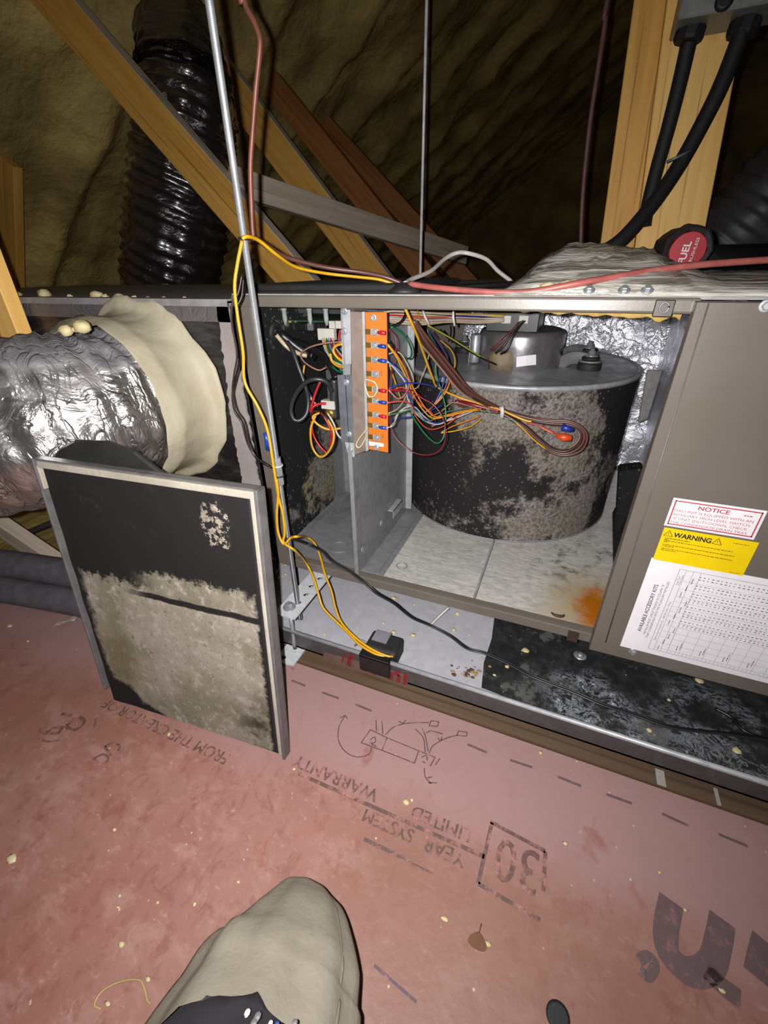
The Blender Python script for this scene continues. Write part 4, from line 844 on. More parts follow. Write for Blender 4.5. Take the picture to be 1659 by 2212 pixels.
MB().prism([P(1228, 1362, y=YF - .002), P(1252, 1367, y=YF - .002), P(1246, 1386, y=YF - .002), P(1224, 1380, y=YF - .002)], (0, -.003, 0)).build('rusty_clip', plain('dark_rust', C(70, 46, 38), .7), ah)
# float switch clipped over the lip
fs = thing('float_switch', P(815, 1410, z=.03), 'black float switch clipped to the drain pan lip', 'switch')
c0 = P(822, 1420, y=.512)
MB().box((c0.x - .034, .512, .028), (c0.x + .030, .560, .066)).build('housing', BLKM, fs, .007, seg=3)
MB().box((c0.x - .036, .494, .020), (c0.x + .024, .502, .060)).box((c0.x - .036, .494, .056), (c0.x + .024, .518, .061)).build('clip', BLK, fs, .001)
MB().box((c0.x - .026, .530, .0665), (c0.x + .004, .558, .068)).build('faded_label', plain('grey_switch_label', C(150, 146, 156), .4), fs)
MB().tube([V((c0.x - .06, .522, .045)), V((c0.x - .050, .535, .052)), V((c0.x - .034, .532, .050))], .0018, 6).build('wire_bracket', GALVD, fs)
# float switch leads
yy = [P(523, 520, y=RY - .004), P(513, 570, y=RY - .006), P(507, 620, y=RY - .01), P(513, 680, y=RY - .01), P(525, 760, y=RY - .01), P(529, 825, y=RY - .01), P(558, 880, y=RY - .01), P(578, 930, y=RY - .008), P(590, 1000, y=RY - .011), P(596, 1040, y=RY - .011), P(602, 1075, y=RY - .009), P(611, 1110, y=RY - .009), P(615, 1150, y=RY - .010), P(613, 1172, y=RY - .012), P(638, 1190, y=RY - .008), P(661, 1216, z=.160), P(678, 1250, z=.135), P(688, 1284, z=.115), P(699, 1314, z=.095), P(729, 1345, z=.080), P(752, 1367, z=.072), P(776, 1392, z=.066), P(810, 1412, z=.062), P(842, 1421, z=.058)]
wire('switch_lead', yy, .0024, YEL, label='yellow switch wire running down the near threaded rod, left strand', cat='wire')
yy = [P(597, 1035, y=RY - .013), P(601, 1068, y=RY - .012), P(598, 1110, y=RY - .012), P(601, 1150, y=RY - .012), P(613, 1175, y=RY - .014), P(628, 1162, y=RY - .012), P(645, 1159, y=RY - .006), P(662, 1160, z=.185), P(680, 1174, z=.172), P(692, 1203, z=.155), P(702, 1240, z=.138), P(716, 1277, z=.118), P(724, 1311, z=.100), P(736, 1342, z=.085), P(760, 1370, z=.075), P(797, 1399, z=.066), P(840, 1418, z=.061), P(853, 1412, z=.056), P(848, 1398, z=.05)]
wire('switch_lead', yy, .0024, YEL, label='yellow switch wire from rod to pan lip, right strand', cat='wire')
wire('switch_lead', [P(523, 516, y=RY - .006), P(535, 511, y=RY), P(560, 520, y=.55), P(600, 552, y=.58), P(640, 577, y=.62), P(700, 590, y=.66), P(770, 598, y=.69), P(820, 604, y=.71), P(856, 616, y=.72)], .0024, YEL, label='yellow wire from the rod over the cabinet top to grommet', cat='wire')
wire('thermostat_cable', [P(548, 512, y=.60), P(575, 530, y=.60), P(620, 556, y=.63), P(700, 577, y=.67), P(780, 588, y=.70), P(830, 598, y=.72), P(868, 612, y=.73)], .0036, WC['brown'], label='brown cable beside yellow wire crossing above the cabinet top', cat='cable')
wire('copper_line', [V((-.52, .66, 2.0)), V((-.50, .62, 1.4)), P(500, -90, y=.60), P(520, -30, y=.60), P(532, 15, y=.60), P(548, 45, y=.60), P(560, 78, y=.60), P(561, 110, y=.60), P(553, 190, y=.60), P(546, 280, y=.60), P(541, 360, y=.60), P(543, 440, y=.60), P(546, 500, y=.60), P(550, 520, y=.60)], .0034, COPP, n=10, label='copper coloured line hanging beside the near threaded rod', cat='pipe')
bw = [P(526, 600, y=RY + .012), P(522, 640, y=RY + .006), P(511, 668, y=RY), P(512, 710, y=RY), P(520, 770, y=RY + .004), P(510, 812, y=RY + .004), P(502, 850, y=RY + .004), P(507, 888, y=RY + .004), P(523, 915, y=RY + .004), P(535, 958, y=RY + .004), P(554, 990, y=RY + .004), P(584, 1010, y=RY - .004)]
wire('control_wire', bw, .0016, WC['black'], label='thin dark wire looping left of the near threaded rod', cat='wire')
wire('control_wire', [q + V((-.006 * math.sin(i * .6), -.002, .004)) for i, q in enumerate(bw)], .0014, WC['dbrown'], label='thin brown wire beside the dark one left of the rod', cat='wire')
bk = [P(622, 1162, y=RY + .01), P(655, 1173, z=.19), P(692, 1190, z=.175), P(716, 1213, z=.16), P(756, 1237, z=.145), P(786, 1260, z=.132), P(812, 1282, z=.115), P(850, 1304, z=.085), P(888, 1334, z=.05), P(928, 1352, z=.030), P(972, 1375, z=.020), P(1009, 1402, z=.0165), P(1046, 1412, z=.0165), P(1100, 1436, z=.0165), P(1150, 1463, z=.0165), P(1200, 1482, z=.0165), P(1240, 1497, z=.0165), P(1300, 1523, z=.0165), P(1370, 1545, z=.0165), P(1440, 1570, z=.0165), P(1500, 1580, z=.0165), P(1580, 1588, z=.0165), P(1700, 1606, z=.0165)]
wire('control_cable', bk, .0019, WC['dgrey'], label='dark double wire trailing across the drain pan, front strand', cat='wire')
wire('control_cable', [q + V((.002, .0032, .0012)) for q in bk], .0017, WC['black'], label='dark double wire trailing across the drain pan, rear strand', cat='wire')
wire('control_cable', [P(1545, 1530, z=.016), P(1580, 1550, z=.016), P(1610, 1580, z=.016), P(1680, 1605, z=.016)], .0028, WC['black'], label='short black cable at right edge of the drain pan', cat='wire')
MB().tube([P(572, 935, y=RY - .006), P(577, 950, y=RY - .006), P(578, 972, y=RY - .006)], [.0032, .0042, .0030], 10)
o = MB().tube([P(572, 935, y=RY - .006), P(577, 950, y=RY - .006), P(578, 972, y=RY - .006)], [.0032, .0042, .0030], 10).build('wire_splice', LUGB); tag(o, 'small blue wire splice beside the near threaded rod', 'connector')
# ================================================================ PLENUM AND FLEX DUCTS
pn = thing('plenum', (-1.2, 1.0, .11), 'black duct-board plenum box at the left of the air handler', 'plenum')
MB().box((-1.9, YF + .003, .105), (-.536, 1.40, .634)).build('box', PLEN, pn, .006, seg=2)
MB().box((-1.9, YF - .001, .605), (-.537, YF + .001, .637)).box((-1.9, YF - .001, .634), (-.537, YF + .06, .637)).build('edge_tape', FOILP, pn)
MB().box((-1.9, YF - .002, .629), (-.537, 1.40, .640)).build('dusty_top', plain('dusty_grey_top', C(150, 146, 146, .8), .7), pn)
def ragged(pts, amp, per, seed=0):           # closed outline with a brushed, uneven rim (x, z)
    out = []; n = len(pts)
    for i in range(n):
        a, c = pts[i], pts[(i + 1) % n]; L = math.hypot(c[0] - a[0], c[1] - a[1]); k = max(1, int(L / per))
        for j in range(k):
            t_ = j / k; x, z = a[0] + (c[0] - a[0]) * t_, a[1] + (c[1] - a[1]) * t_
            d = amp * noise.noise(V((x * 90 + seed, z * 90, seed))); out.append((x + d, z + d * .6))
    return out
st = [(-.537, .634), (-.537, .115), (-.585, .115), (-.580, .30), (-.577, .44), (-.566, .56), (-.560, .634)]
MB().prism([(x, YF + .003, z) for x, z in ragged(st, .006, .006, 3)], (0, -.004, 0)).build('mastic_strip', MASTG, pn)
MB().tube([(-.90, YF + .0025, .62), (-.872, YF + .002, .55), (-.868, YF + .002, .52)], .003, 6).build('seam', BLKM, pn)
# mastic collar: flange ring on the plenum flowing into a sleeve
cx_, cz_ = -.765, .465; n = 72; prof = []
def cdir(k): a = 2 * math.pi * k / n; return math.cos(a), math.sin(a)
path0 = [V((cx_, .628, cz_)), V((cx_ + .002, .585, cz_)), V((cx_ + .002, .545, cz_)), V((cx_ - .004, .505, cz_ - .002)), V((cx_ - .022, .468, cz_ - .006)), V((cx_ - .070, .425, cz_ - .012)), V((cx_ - .16, .375, cz_ - .026)), V((cx_ - .30, .325, cz_ - .045)), V((cx_ - .52, .27, cz_ - .075)), V((cx_ - .9, .19, cz_ - .12))]
vs = []; L_ = [(.178, .626, 1), (.178, .6235, 1), (.172, .620, .8), (.163, .617, .4), (.157, .612, .2), (.152, .600, .1), (.150, .585, .1), (.150, .560, .1), (.153, .550, .12), (.154, .540, .12), (.151, .530, .3), (.150, .518, .5), (.148, .511, .6)]
for ir, (r, y, am) in enumerate(L_):
    for k in range(n):
        c_, s_ = cdir(k); rr = r + (.010 * am * noise.noise(V((c_ * 4, s_ * 4, 1.0))) + .004 * noise.noise(V((c_ * 14, s_ * 14, y * 20))))
        yy_ = y - .006 * noise.noise(V((c_ * 5, s_ * 5, y * 9))) * (y < .62) + (.02 * noise.noise(V((c_ * 3, s_ * 3, 8))) if ir > 12 else 0)
        vs.append((cx_ + .002 + c_ * rr, yy_, cz_ + s_ * rr))
dc = thing('flex_duct', (cx_, .45, .3), 'silver foil flex duct bending left out of a cream mastic collar', 'duct')
MB().add(vs, [(i * n + k, (i + 1) * n + k, (i + 1) * n + (k + 1) % n, i * n + (k + 1) % n) for i in range(len(L_) - 1) for k in range(n)], 0, True).build('mastic_collar', MAST, dc)
pth = spline(path0, 14)
def frad(i, k, an):
    base = .132 + .011 * min(1, max(0, i - 44) / 14) - .006 * min(1, i / 110)
    p = pth[i]; q = V((math.cos(an) * 2.0, math.sin(an) * 2.0, i * .07))
    rib = .0022 * math.sin(i * .95 + .25 * math.sin(an * 3))
    cr = .0060 * noise.noise(q * 1.5) + .0040 * abs(noise.noise(q * 3.1)) + .0010 * noise.noise(q * 8)
    return base + cr + rib
MB().tube(pth, .14, 84, rad=frad, caps=False).build('foil_jacket', FOIL, dc)
# dust and foam lumps lying on the duct and the plenum lip
CRUMB = m_mastic('foam_crumb', C(222, 204, 148), C(230, 214, 164))
for i, (px, py, r) in enumerate(((143, 714, .010), (178, 706, .012), (162, 712, .005))):
    r_ = ray(px, py); t_ = .30
    p = P(px, py, y=.44); o = MB().blob(p, r, 0, i, .3, 9, 6, (1.1, .9, .75)).build('foam_lump', CRUMB); tag(o, ('small round cream foam lump on top of the silver duct', 'largest round cream foam lump on top of the silver duct', 'tiny cream foam lump between two larger ones on the silver duct')[i], 'foam lump')
for i, (px, py, r) in enumerate(((28, 624, .011), (90, 624, .013), (145, 622, .006), (203, 619, .012), (222, 624, .007), (252, 624, .008), (285, 624, .005), (315, 627, .004), (350, 628, .004), (395, 626, .004))):
    p = P(px, py, y=.66); p.z = .637 + r * .5
    o = MB().blob(p, r, 0, i + 5, .45, 8, 6, (1.15, 1, .7)).build('foam_crumb', CRUMB); tag(o, 'cream foam crumb lying on the front edge of the plenum top', 'foam crumb', 'foam crumbs on the plenum')
# black flex duct rising behind the near truss board
bp = [P(365, 690, y=1.78), P(368, 600, y=1.78), P(378, 500, y=1.78), P(388, 400, y=1.80), P(398, 300, y=1.82), P(402, 210, y=1.85), P(395, 130, y=1.9), P(370, 60, y=2.0), P(330, 0, y=2.1), P(290, -60, y=2.2), P(240, -140, y=2.32), P(180, -260, y=2.4)]
bp2 = spline(bp, 16)
def brad(i, k, an):
    q = V((math.cos(an) * 2, math.sin(an) * 2, i * .11)); t_ = i / len(bp2)
    return (.205 if t_ < .32 else .205 - .05 * min(1, (t_ - .32) * 4)) + .014 * noise.noise(q * 1.5) + .008 * math.sin(i * 1.6 + an) + .003 * noise.noise(q * 4)
bd = thing('flex_duct', (bp[0].x, 1.78, .4), 'glossy black flex duct rising behind the diagonal truss board', 'duct')
MB().tube(bp2, .2, 64, rad=brad, caps=False).build('jacket', DUCTB, bd)
k0 = len(bp2) // 2 - 6
MB().tube(bp2[k0:k0 + 6], .19, 40, rad=lambda i, k, an: .183 + .012 * noise.noise(V((math.cos(an) * 5, math.sin(an) * 5, i))), caps=False).build('tape_band', m_foil('dark_tape', .2, 24, .9, C(70, 64, 64)), bd)
# ================================================================ REMOVED DOOR LEANING IN FRONT OF THE PLENUM
BRc = V((-.306, .307, .002)); yaw, tilt = .083, .1135
u_ = V((math.cos(yaw), math.sin(yaw), 0)); nb = V((-math.sin(yaw), math.cos(yaw), 0)); ud = V((0, 0, 1)) * math.cos(tilt) + nb * math.sin(tilt)
DW, DL = .3627, .4572; nd = ud.cross(u_) ; nd = u_.cross(ud); BL = BRc - u_ * DW      # nd points towards viewer (-Y)
Md = Matrix(((u_.x, -nd.x, ud.x, BL.x), (u_.y, -nd.y, ud.y, BL.y), (u_.z, -nd.z, ud.z, BL.z), (0, 0, 0, 1)))   # local x across, y away, z up
if Md.col[1].y < 0: Md = Matrix(((u_.x, nd.x, ud.x, BL.x), (u_.y, nd.y, ud.y, BL.y), (u_.z, nd.z, ud.z, BL.z), (0, 0, 0, 1)))
door = bpy.data.objects.new('removed_door', None); COL.objects.link(door); door.matrix_world = Md; door.empty_display_size = .05
tag(door, 'removed cabinet door with mouldy black insulation leaning upright on the floor', 'door panel')
def dpart(name, m, mat, bevel=0):
    me = bpy.data.meshes.new(name); me.from_pydata([tuple(q) for q in m.v], [], m.f); me.materials.append(mat); me.polygons.foreach_set('use_smooth', m.sm)
    o = bpy.data.objects.new(name, me); COL.objects.link(o); o.parent = door
    if bevel: b_ = o.modifiers.new('bevel', 'BEVEL'); b_.width = bevel; b_.segments = 2
    return o
dpart('sheet', MB().box((0, .010, 0), (DW, .012, DL)), PAINT)
vs = []; nu, nv = 48, 60
for i in range(nu + 1):
    for j in range(nv + 1):
        u, v = .008 + (DW - .026) * i / nu, .001 + (DL - .014) * j / nv
        gy = .0035 * math.exp(-((v - .262) / .0035) ** 2) * (u > .1)
        bot = .006 * math.sin(u * 9) * (1 - j / nv) ** 8
        vs.append((u, .002 - .0012 * noise.noise(V((u * 25, v * 25, 0))) + gy, v + bot * 0))
k = len(vs); mm = MB().add(vs, [(i * (nv + 1) + j, (i + 1) * (nv + 1) + j, (i + 1) * (nv + 1) + j + 1, i * (nv + 1) + j + 1) for i in range(nu) for j in range(nv)], 0, True)
mm.box((.008, .003, .001), (DW - .018, .010, DL - .013)); dpart('insulation', mm, DOORM)
DSTR = m_mastic('dirty_white_gasket', C(176, 166, 150), C(196, 188, 174)); DFL = plain('grey_door_flange', C(116, 112, 112), .4)
dpart('top_gasket', MB().box((.008, -.004, DL - .013), (DW - .006, .006, DL - .003)), DSTR, .0015)
dpart('top_flange', MB().box((0, -.002, DL - .002), (DW, .012, DL)), DFL)
dpart('side_gasket', MB().box((DW - .012, -.004, .006), (DW - .006, .006, DL - .012)), DSTR, .0015)
dpart('side_seal', MB().box((DW - .018, -.001, .004), (DW - .012, .008, DL - .013)), BLKM, .001)
dpart('side_flange', MB().box((DW - .005, -.005, 0), (DW, .012, DL)), DFL, .001)
dpart('side_flange', MB().box((0, -.005, .03), (.004, .012, DL)), DFL, .001)
dpart('corner_gasket', MB().box((.005, -.004, DL - .045), (.009, .004, DL - .010)), DSTR, .001)
dpart('bottom_flange', MB().box((DW - .06, .004, 0), (DW, .012, .003)), DFL)
ls = MB(); pts = [(-.004, DL - .30), (-.004, DL - .004), (.012, DL + .008), (.045, DL + .022), (.10, DL + .026), (.15, DL + .016), (.19, DL - .01), (.22, DL - .30)]
ls.prism([Md @ V((a, .030, c)) for a, c in pts], Md.to_3x3() @ V((0, .010, 0)))
tag(ls.build('liner_sheet', plain('dark_green_liner', C(52, 52, 48), .45), None, .003), 'dark insulation sheet standing behind the removed door', 'insulation')
# ================================================================ ON TOP OF THE CABINET
ZC = ZT + .002
gp = [P(548, 625, y=.68), P(560, 612, y=.70), P(620, 606, y=.74), P(720, 602, y=.80), P(820, 604, y=.82)]
o = MB().box((P(552, 620, y=.72).x, .69, ZC), (P(870, 620, y=.72).x, 1.1, ZC + .012)).build('rubber_pad', BLKM, None, .005, seg=3); tag(o, 'flat black rubber pad lying on the cabinet top near the rod', 'pad')
q = P(870, 628, y=.66); o = MB().lathe([(.024, 0), (.023, .004), (.016, .009), (.009, .013), (.006, .014)], (q.x, .668, ZC), n=24).build('cable_grommet', m_mastic('black_sealant', C(30, 29, 30), C(44, 43, 43))); tag(o, 'black sealed cable grommet on the cabinet top', 'grommet')
wire('low_voltage_cable', [V((q.x, .668, ZC + .012)), P(890, 603, y=.70), P(930, 586, y=.76), P(960, 560, y=.82), P(985, 547, y=.84), P(1010, 547, y=.84), P(1050, 560, y=.86), P(1075, 585, y=.88), P(1105, 608, y=.90)], .0036, WC['white'], label='grey-white cable arching above the cabinet top', cat='cable')
wire('low_voltage_cable', [V((q.x + .01, .668, ZC + .010)), P(930, 622, y=.70), P(1000, 620, y=.74), P(1080, 615, y=.78), P(1160, 610, y=.84)], .0045, WC['black'], label='black cable lying on the cabinet top beside pink wire', cat='cable')
wire('pink_wire', [V((q.x + .008, .664, ZC + .012)), P(930, 620, y=.655), P(1000, 627, y=.642), P(1080, 632, y=.637), P(1150, 630, y=.637), P(1250, 612, y=.64), P(1330, 598, y=.66), P(1400, 586, y=.68), P(1500, 573, y=.70), P(1590, 566, y=.72), P(1680, 560, y=.74)], .0040, PINKW, n=8, label='pink wire running along the cabinet top to the right edge', cat='wire')
# crumpled plastic film
vs = []; nu, nv = 60, 26
for i in range(nu + 1):
    for j in range(nv + 1):
        u, v = i / nu, j / nv; x = -.105 + .62 * u; y = .634 + .44 * v + .006 * math.sin(u * 9)
        px = P_X = 0; top = 0
        hh = [(-.105, 0), (-.085, .018), (-.06, .040), (-.03, .052), (.0, .050), (.04, .046), (.08, .044), (.11, .030), (.15, .016), (.25, .016), (.52, .014)]
        for (x0_, h0_), (x1_, h1_) in zip(hh, hh[1:]):
            if x0_ <= x <= x1_ + 1e-6: top = h0_ + (h1_ - h0_) * (x - x0_) / (x1_ - x0_)
        fold = .30 * abs(noise.noise(V((u * 26 + v * 5, v * 2.2, 1)))) + .10 * noise.noise(V((u * 5 - v * 3, v * 9, 1))) + .16 * abs(noise.noise(V((u * 3 + v * 9, v * 16, 4)))) + .08 * noise.noise(V((u * 40, v * 12, 9)))
        vs.append((x, y if j else .627, ZC + .0004 if j == 0 else ZC + .003 + top * max(.08, math.sin(math.pi * min(.5, .04 + v * 1.1)) * (1 + fold) - .25 * max(0, v - .5))))
fi = [(i * (nv + 1) + j, (i + 1) * (nv + 1) + j, (i + 1) * (nv + 1) + j + 1, i * (nv + 1) + j + 1) for i in range(nu) for j in range(nv)]
o = MB().add(vs, fi, 0, True).build('plastic_film', FILM); sm_ = o.modifiers.new('thick', 'SOLIDIFY'); sm_.thickness = .0015
tag(o, 'crumpled cloudy plastic film bunched on the cabinet top', 'plastic sheet')
for i, (px, py, r) in enumerate(((1183, 629, .010), (1222, 617, .008))):
    p = P(px, py, y=.645); p.z = max(p.z, ZC + r * .6); o = MB().blob(p, r, 0, i + 30, .3, 9, 6, (1.2, .9, .8)).build('foam_lump', CRUMB); tag(o, ('cream foam lump under the pink wire on the cabinet top', 'smaller cream foam lump behind the pink wire on the cabinet top')[i], 'foam lump')
# red-faced power tool standing on the cabinet, end cap towards the viewer
tc = P(1485, 541, y=.86); tl = thing('power_tool', (tc.x, .95, ZC), 'black power tool with a round red end cap on the cabinet top', 'power tool')
RED = plain('tool_red', C(178, 34, 46), .4); DGR = plain('tool_black', C(44, 40, 42), .55)
ax = V((.10, -1, -.04)).normalized()
bdy = MB(); R0 = P(1525, 541, y=.86).x - tc.x
vsr = [(R0 * 1.0, 0), (R0 * 1.38, .002), (R0 * 1.42, -.010), (R0 * 1.30, -.018)]
n = 40
def gear(r, k): return r * (1 + .06 * max(0, math.cos(k * 2 * math.pi / n * 7)) ** 2)
e1 = V((1, .10, 0)).normalized(); e2 = e1.cross(ax) * -1
if e2.z < 0: e2 = -e2
for r, hgt in ((R0 * 1.02, .0), (R0 * 1.22, .004), (R0 * 1.36, 0), (R0 * 1.40, -.014), (R0 * 1.25, -.030), (R0 * 1.2, -.09), (R0 * .9, -.11)):
    bdy.v += [tc + ax * hgt + e1 * math.cos(2 * math.pi * k / n) * gear(r, k) + e2 * math.sin(2 * math.pi * k / n) * gear(r, k) for k in range(n)]
for i in range(6):
    for k in range(n): bdy.f.append([i * n + k, (i + 1) * n + k, (i + 1) * n + (k + 1) % n, i * n + (k + 1) % n]); bdy.m.append(0); bdy.sm.append(False)
bdy.f.append([6 * n + k for k in range(n)]); bdy.m.append(0); bdy.sm.append(False)
bdy.build('housing', DGR, tl)
MB().lathe([(R0 * 1.02, -.004), (R0 * 1.02, .0005), (R0 * .98, .0015)], tc, ax, 40).build('end_cap', RED, tl)
dr = (P(1502, 498, y=.86) - P(1474, 578, y=.86)).normalized(); dt = dr.cross(ax).normalized(); dt = -dt if dt.dot(e1) > 0 else dt
MB().text('FUEL', tc + ax * .0022 - dt * R0 * .05 - dr * R0 * .80, dr, dt, R0 * .56, 0, 'LEFT', 1.05, bold=.02).text('BRUSHLESS', tc + ax * .0022 - dt * R0 * .42 - dr * R0 * .78, dr, dt, R0 * .24, 0, 'LEFT', 1.25).build('cap_lettering', plain('white_ink', C(226, 218, 222), .5, vary=.02), tl)
MB().tube([tc + ax * -.06 + V((-.0, 0, 0)), tc + V((-.035, .09, -.02)), tc + V((-.06, .12, -.03))], [.020, .024, .018], 12).build('grip', DGR, tl)
MB().tube([tc + V((.0, .10, .0)), tc + V((.06, .13, -.012)), tc + V((.14, .14, -.014))], [.026, .022, .024], 12).build('battery_base', BLK, tl)
# ================================================================ DISCONNECT BOX, CONDUITS, RIGHT BACKGROUND
q0 = P(1460, 47, y=1.38); dbx = thing('disconnect_box', (q0.x + .13, 1.44, q0.z), 'grey electrical box at top right with black conduits below', 'electrical box')
MB().box((q0.x, 1.37, q0.z), (q0.x + .30, 1.48, q0.z + .35)).build('enclosure', plain('grey_enclosure_paint', C(176, 178, 174), .4), dbx, .003)
q = P(1560, 20, y=1.368); MB().lathe([(.016, 0), (.016, .004), (.010, .007)], (q.x, 1.37, q.z + .012), (0, -1, 0), 16).build('knob', DGR, dbx)
wire('conduit', [P(1497, 40, y=1.44), P(1490, 80, y=1.44), P(1470, 170, y=1.45), P(1445, 270, y=1.46), P(1420, 360, y=1.47), P(1400, 440, y=1.47), P(1392, 490, y=1.47)], .0155, BLKM, n=14, label='left black flexible conduit running down the pale post', cat='conduit')
wire('conduit', [P(1615, 30, y=1.42), P(1595, 90, y=1.42), P(1555, 190, y=1.42), P(1510, 280, y=1.42), P(1465, 360, y=1.41), P(1410, 440, y=1.38), P(1345, 515, y=1.34), P(1290, 552, y=1.32), P(1230, 590, y=1.30)], .0165, BLKM, n=14, label='right black flexible conduit curving left across the pale post', cat='conduit')
for i, (px, py, l) in enumerate(((1493, 62, 'black conduit fitting under the grey box, left one'), (1610, 50, 'black conduit fitting under the grey box, right one'))):
    q = P(px, py, y=1.43); tag(MB().lathe([(.026, -.020), (.028, -.014), (.028, .004), (.022, .008), (.022, .02)], q, (.1, 0, 1), 10, sm=False).build('conduit_fitting', BLKM), l, 'fitting')
tag(MB().tube([P(1440, 350, y=1.39), P(1462, 340, y=1.385), P(1492, 325, y=1.40)], .003, 6).build('cable_staple', GALVD), 'thin metal staple holding the right conduit to the post', 'staple')
wire('hanging_cable', [V((-.06, 1.5, 2.6)), V((-.03, 1.5, 1.7)), P(1316, -20, y=1.5), P(1308, 40, y=1.5), P(1293, 140, y=1.5), P(1275, 260, y=1.5), P(1262, 380, y=1.5), P(1256, 470, y=1.5), P(1254, 560, y=1.5)], .0055, plain('dull_pink_cable', C(130, 92, 88), .5), n=8, label='dull pink cable hanging left of the wooden posts', cat='cable')
gd = thing('flex_duct', (.75, 1.75, .5), 'dim grey flex duct at the right edge behind the red-capped tool', 'duct')
gp_ = spline([P(1330, 760, y=1.9), P(1450, 620, y=1.9), P(1540, 560, y=1.9), P(1620, 480, y=1.9), P(1700, 400, y=1.9), P(1800, 320, y=1.9), P(1960, 180, y=1.95), P(2200, -60, y=2.0)], 10)
MB().tube(gp_, .12, 36, caps=False, rad=lambda i, k, an: .13 + .006 * math.sin(i * 2.2) + .008 * noise.noise(V((math.cos(an) * 3, math.sin(an) * 3, i * .3)))).build('jacket', plain('grey_duct_jacket', C(84, 82, 82), .5), gd)
a, c = ext(P(1600, 595, y=1.7), P(1680, 560, y=1.7), .15, .7); beam('wood_brace', a, c, .06, .04, WOOD, 'small wooden brace at right edge above the plastic film', 'beam')
# ================================================================ SMALL THINGS ON THE FLOOR AND PAN
fl = [(877, 1733, .0085), (890, 1728, .004), (1221, 1822, .006), (635, 1661, .005), (20, 1352, .007), (25, 1855, .009), (247, 1792, .004), (365, 1586, .005), (960, 1985, .006), (1052, 2038, .006), (262, 2040, .006), (320, 2115, .006), (407, 2135, .006), (232, 2168, .004), (60, 1385, .004), (1168, 1626, .005), (515, 1905, .003), (420, 1953, .004), (340, 1950, .003), (258, 1935, .004), (255, 1960, .003), (1425, 1885, .003), (930, 1527, .003), (858, 1520, .003), (1560, 2140, .004), (1480, 1965, .003)]
for i, (px, py, r) in enumerate(fl):
    r *= .62; p = P(px, py, z=r * .3); o = MB().blob(p, r, 0, i + 50, .5, 7, 5, (random.uniform(.8, 1.5), random.uniform(.7, 1.1), .45)).build('foam_crumb', CRUMB)
    if i == 0: tag(o, 'largest cream foam crumb on the floor among the printed letters', 'foam crumb')
    else: tag(o, 'small cream foam crumb scattered on the pink floor', 'foam crumb', 'foam crumbs on the floor')
pf = [(850, 1292, .006), (852, 1304, .004), (895, 1305, .003), (892, 1372, .005), (850, 1365, .005), (988, 1325, .005), (980, 1360, .004), (868, 1398, .005), (1014, 1371, .003), (1135, 1405, .007), (1095, 1440, .004), (828, 1345, .003), (1068, 1458, .003), (1592, 1621, .006), (1510, 1470, .007), (1445, 1512, .003), (700, 1370, .003), (1402, 1577, .004)]
for i, (px, py, r) in enumerate(pf):
    p = P(px, py, z=.0125 + r * .35); p.y = max(p.y, .512 + r)
    o = MB().blob(p, r, 0, i + 90, .5, 7, 5, (1.2, 1, .55)).build('foam_crumb', CRUMB); tag(o, 'small cream foam crumb lying in the drain pan', 'foam crumb', 'foam crumbs in the drain pan')
m = MB()
for i in range(26): m.blob(P(600 + random.gauss(8, 16), 1238 + random.gauss(0, 11), z=.018), random.uniform(.001, .0035), 0, i, .5, 6, 4)
o = m.build('crumb_litter', CRUMB); o['kind'] = 'stuff'; tag(o, 'yellowish crumb litter heaped in the pan corner behind the door', 'litter')
m = MB()
for i in range(30): m.blob(P(1012 + random.gauss(0, 18), 1448 + random.gauss(0, 9), z=.015), random.uniform(.001, .004), i % 2, i, .6, 6, 4, (1.4, 1, .5))
o = m.build('debris_litter', [plain('orange_debris', C(196, 150, 90), .7), plain('brown_debris', C(84, 66, 50), .7)]); o['kind'] = 'stuff'; tag(o, 'brown and orange debris litter in the drain pan near the black patch', 'litter')
o = MB().tube(spline([P(218, 2180, z=.0015), P(204, 2170, z=.0015), P(222, 2140, z=.0015), P(262, 2120, z=.0015), P(300, 2117, z=.0015), P(312, 2135, z=.0015), P(318, 2160, z=.0015), P(326, 2170, z=.0015)]), .0012, 6).build('straw_strand', plain('pale_straw', C(206, 178, 120), .6)); tag(o, 'curled pale straw strand on the floor at lower left', 'strand')
vs = []
for j in range(7):
    for i in range(5):
        u, v = i / 4 - .5, j / 6 - .5; p = P(150, 1347, z=.0) + V((u * .020 * (1 - abs(v)), v * .045 + u * .012, .010 + .008 * noise.noise(V((u * 5, v * 6, 2))) - .014 * v)); vs.append(p)
o = MB().add(vs, [(j * 5 + i, j * 5 + i + 1, (j + 1) * 5 + i + 1, (j + 1) * 5 + i) for j in range(6) for i in range(4)], 0, False).build('paper_scrap', plain('crumpled_paper', C(196, 184, 172), .7)); s2 = o.modifiers.new('thick', 'SOLIDIFY'); s2.thickness = .001
tag(o, 'crumpled pale paper scrap on the floor beside the leaning door', 'paper')
p = P(1032, 2032, z=.002); o = MB().prism([p + V((.010 * math.cos(a) * (1 - .45 * math.sin(a)), .008 * math.sin(a), 0)) for a in [k * math.pi / 8 for k in range(16)]], (0, 0, .001)).tube([p + V((.0, .007, .001)), p + V((.001, .016, .002))], .0006, 5).build('dry_leaf', plain('dry_leaf_brown', C(120, 72, 22), .6)); tag(o, 'small brown dry leaf on the floor right of the knee', 'leaf')
p = P(1205, 2195, z=.0); o = MB().lathe([(.011, -.001), (.012, .0008), (.009, .0012)], p, n=18).build('floor_hole_plug', BLKM); tag(o, 'small black round spot on the floor at bottom edge', 'plug')
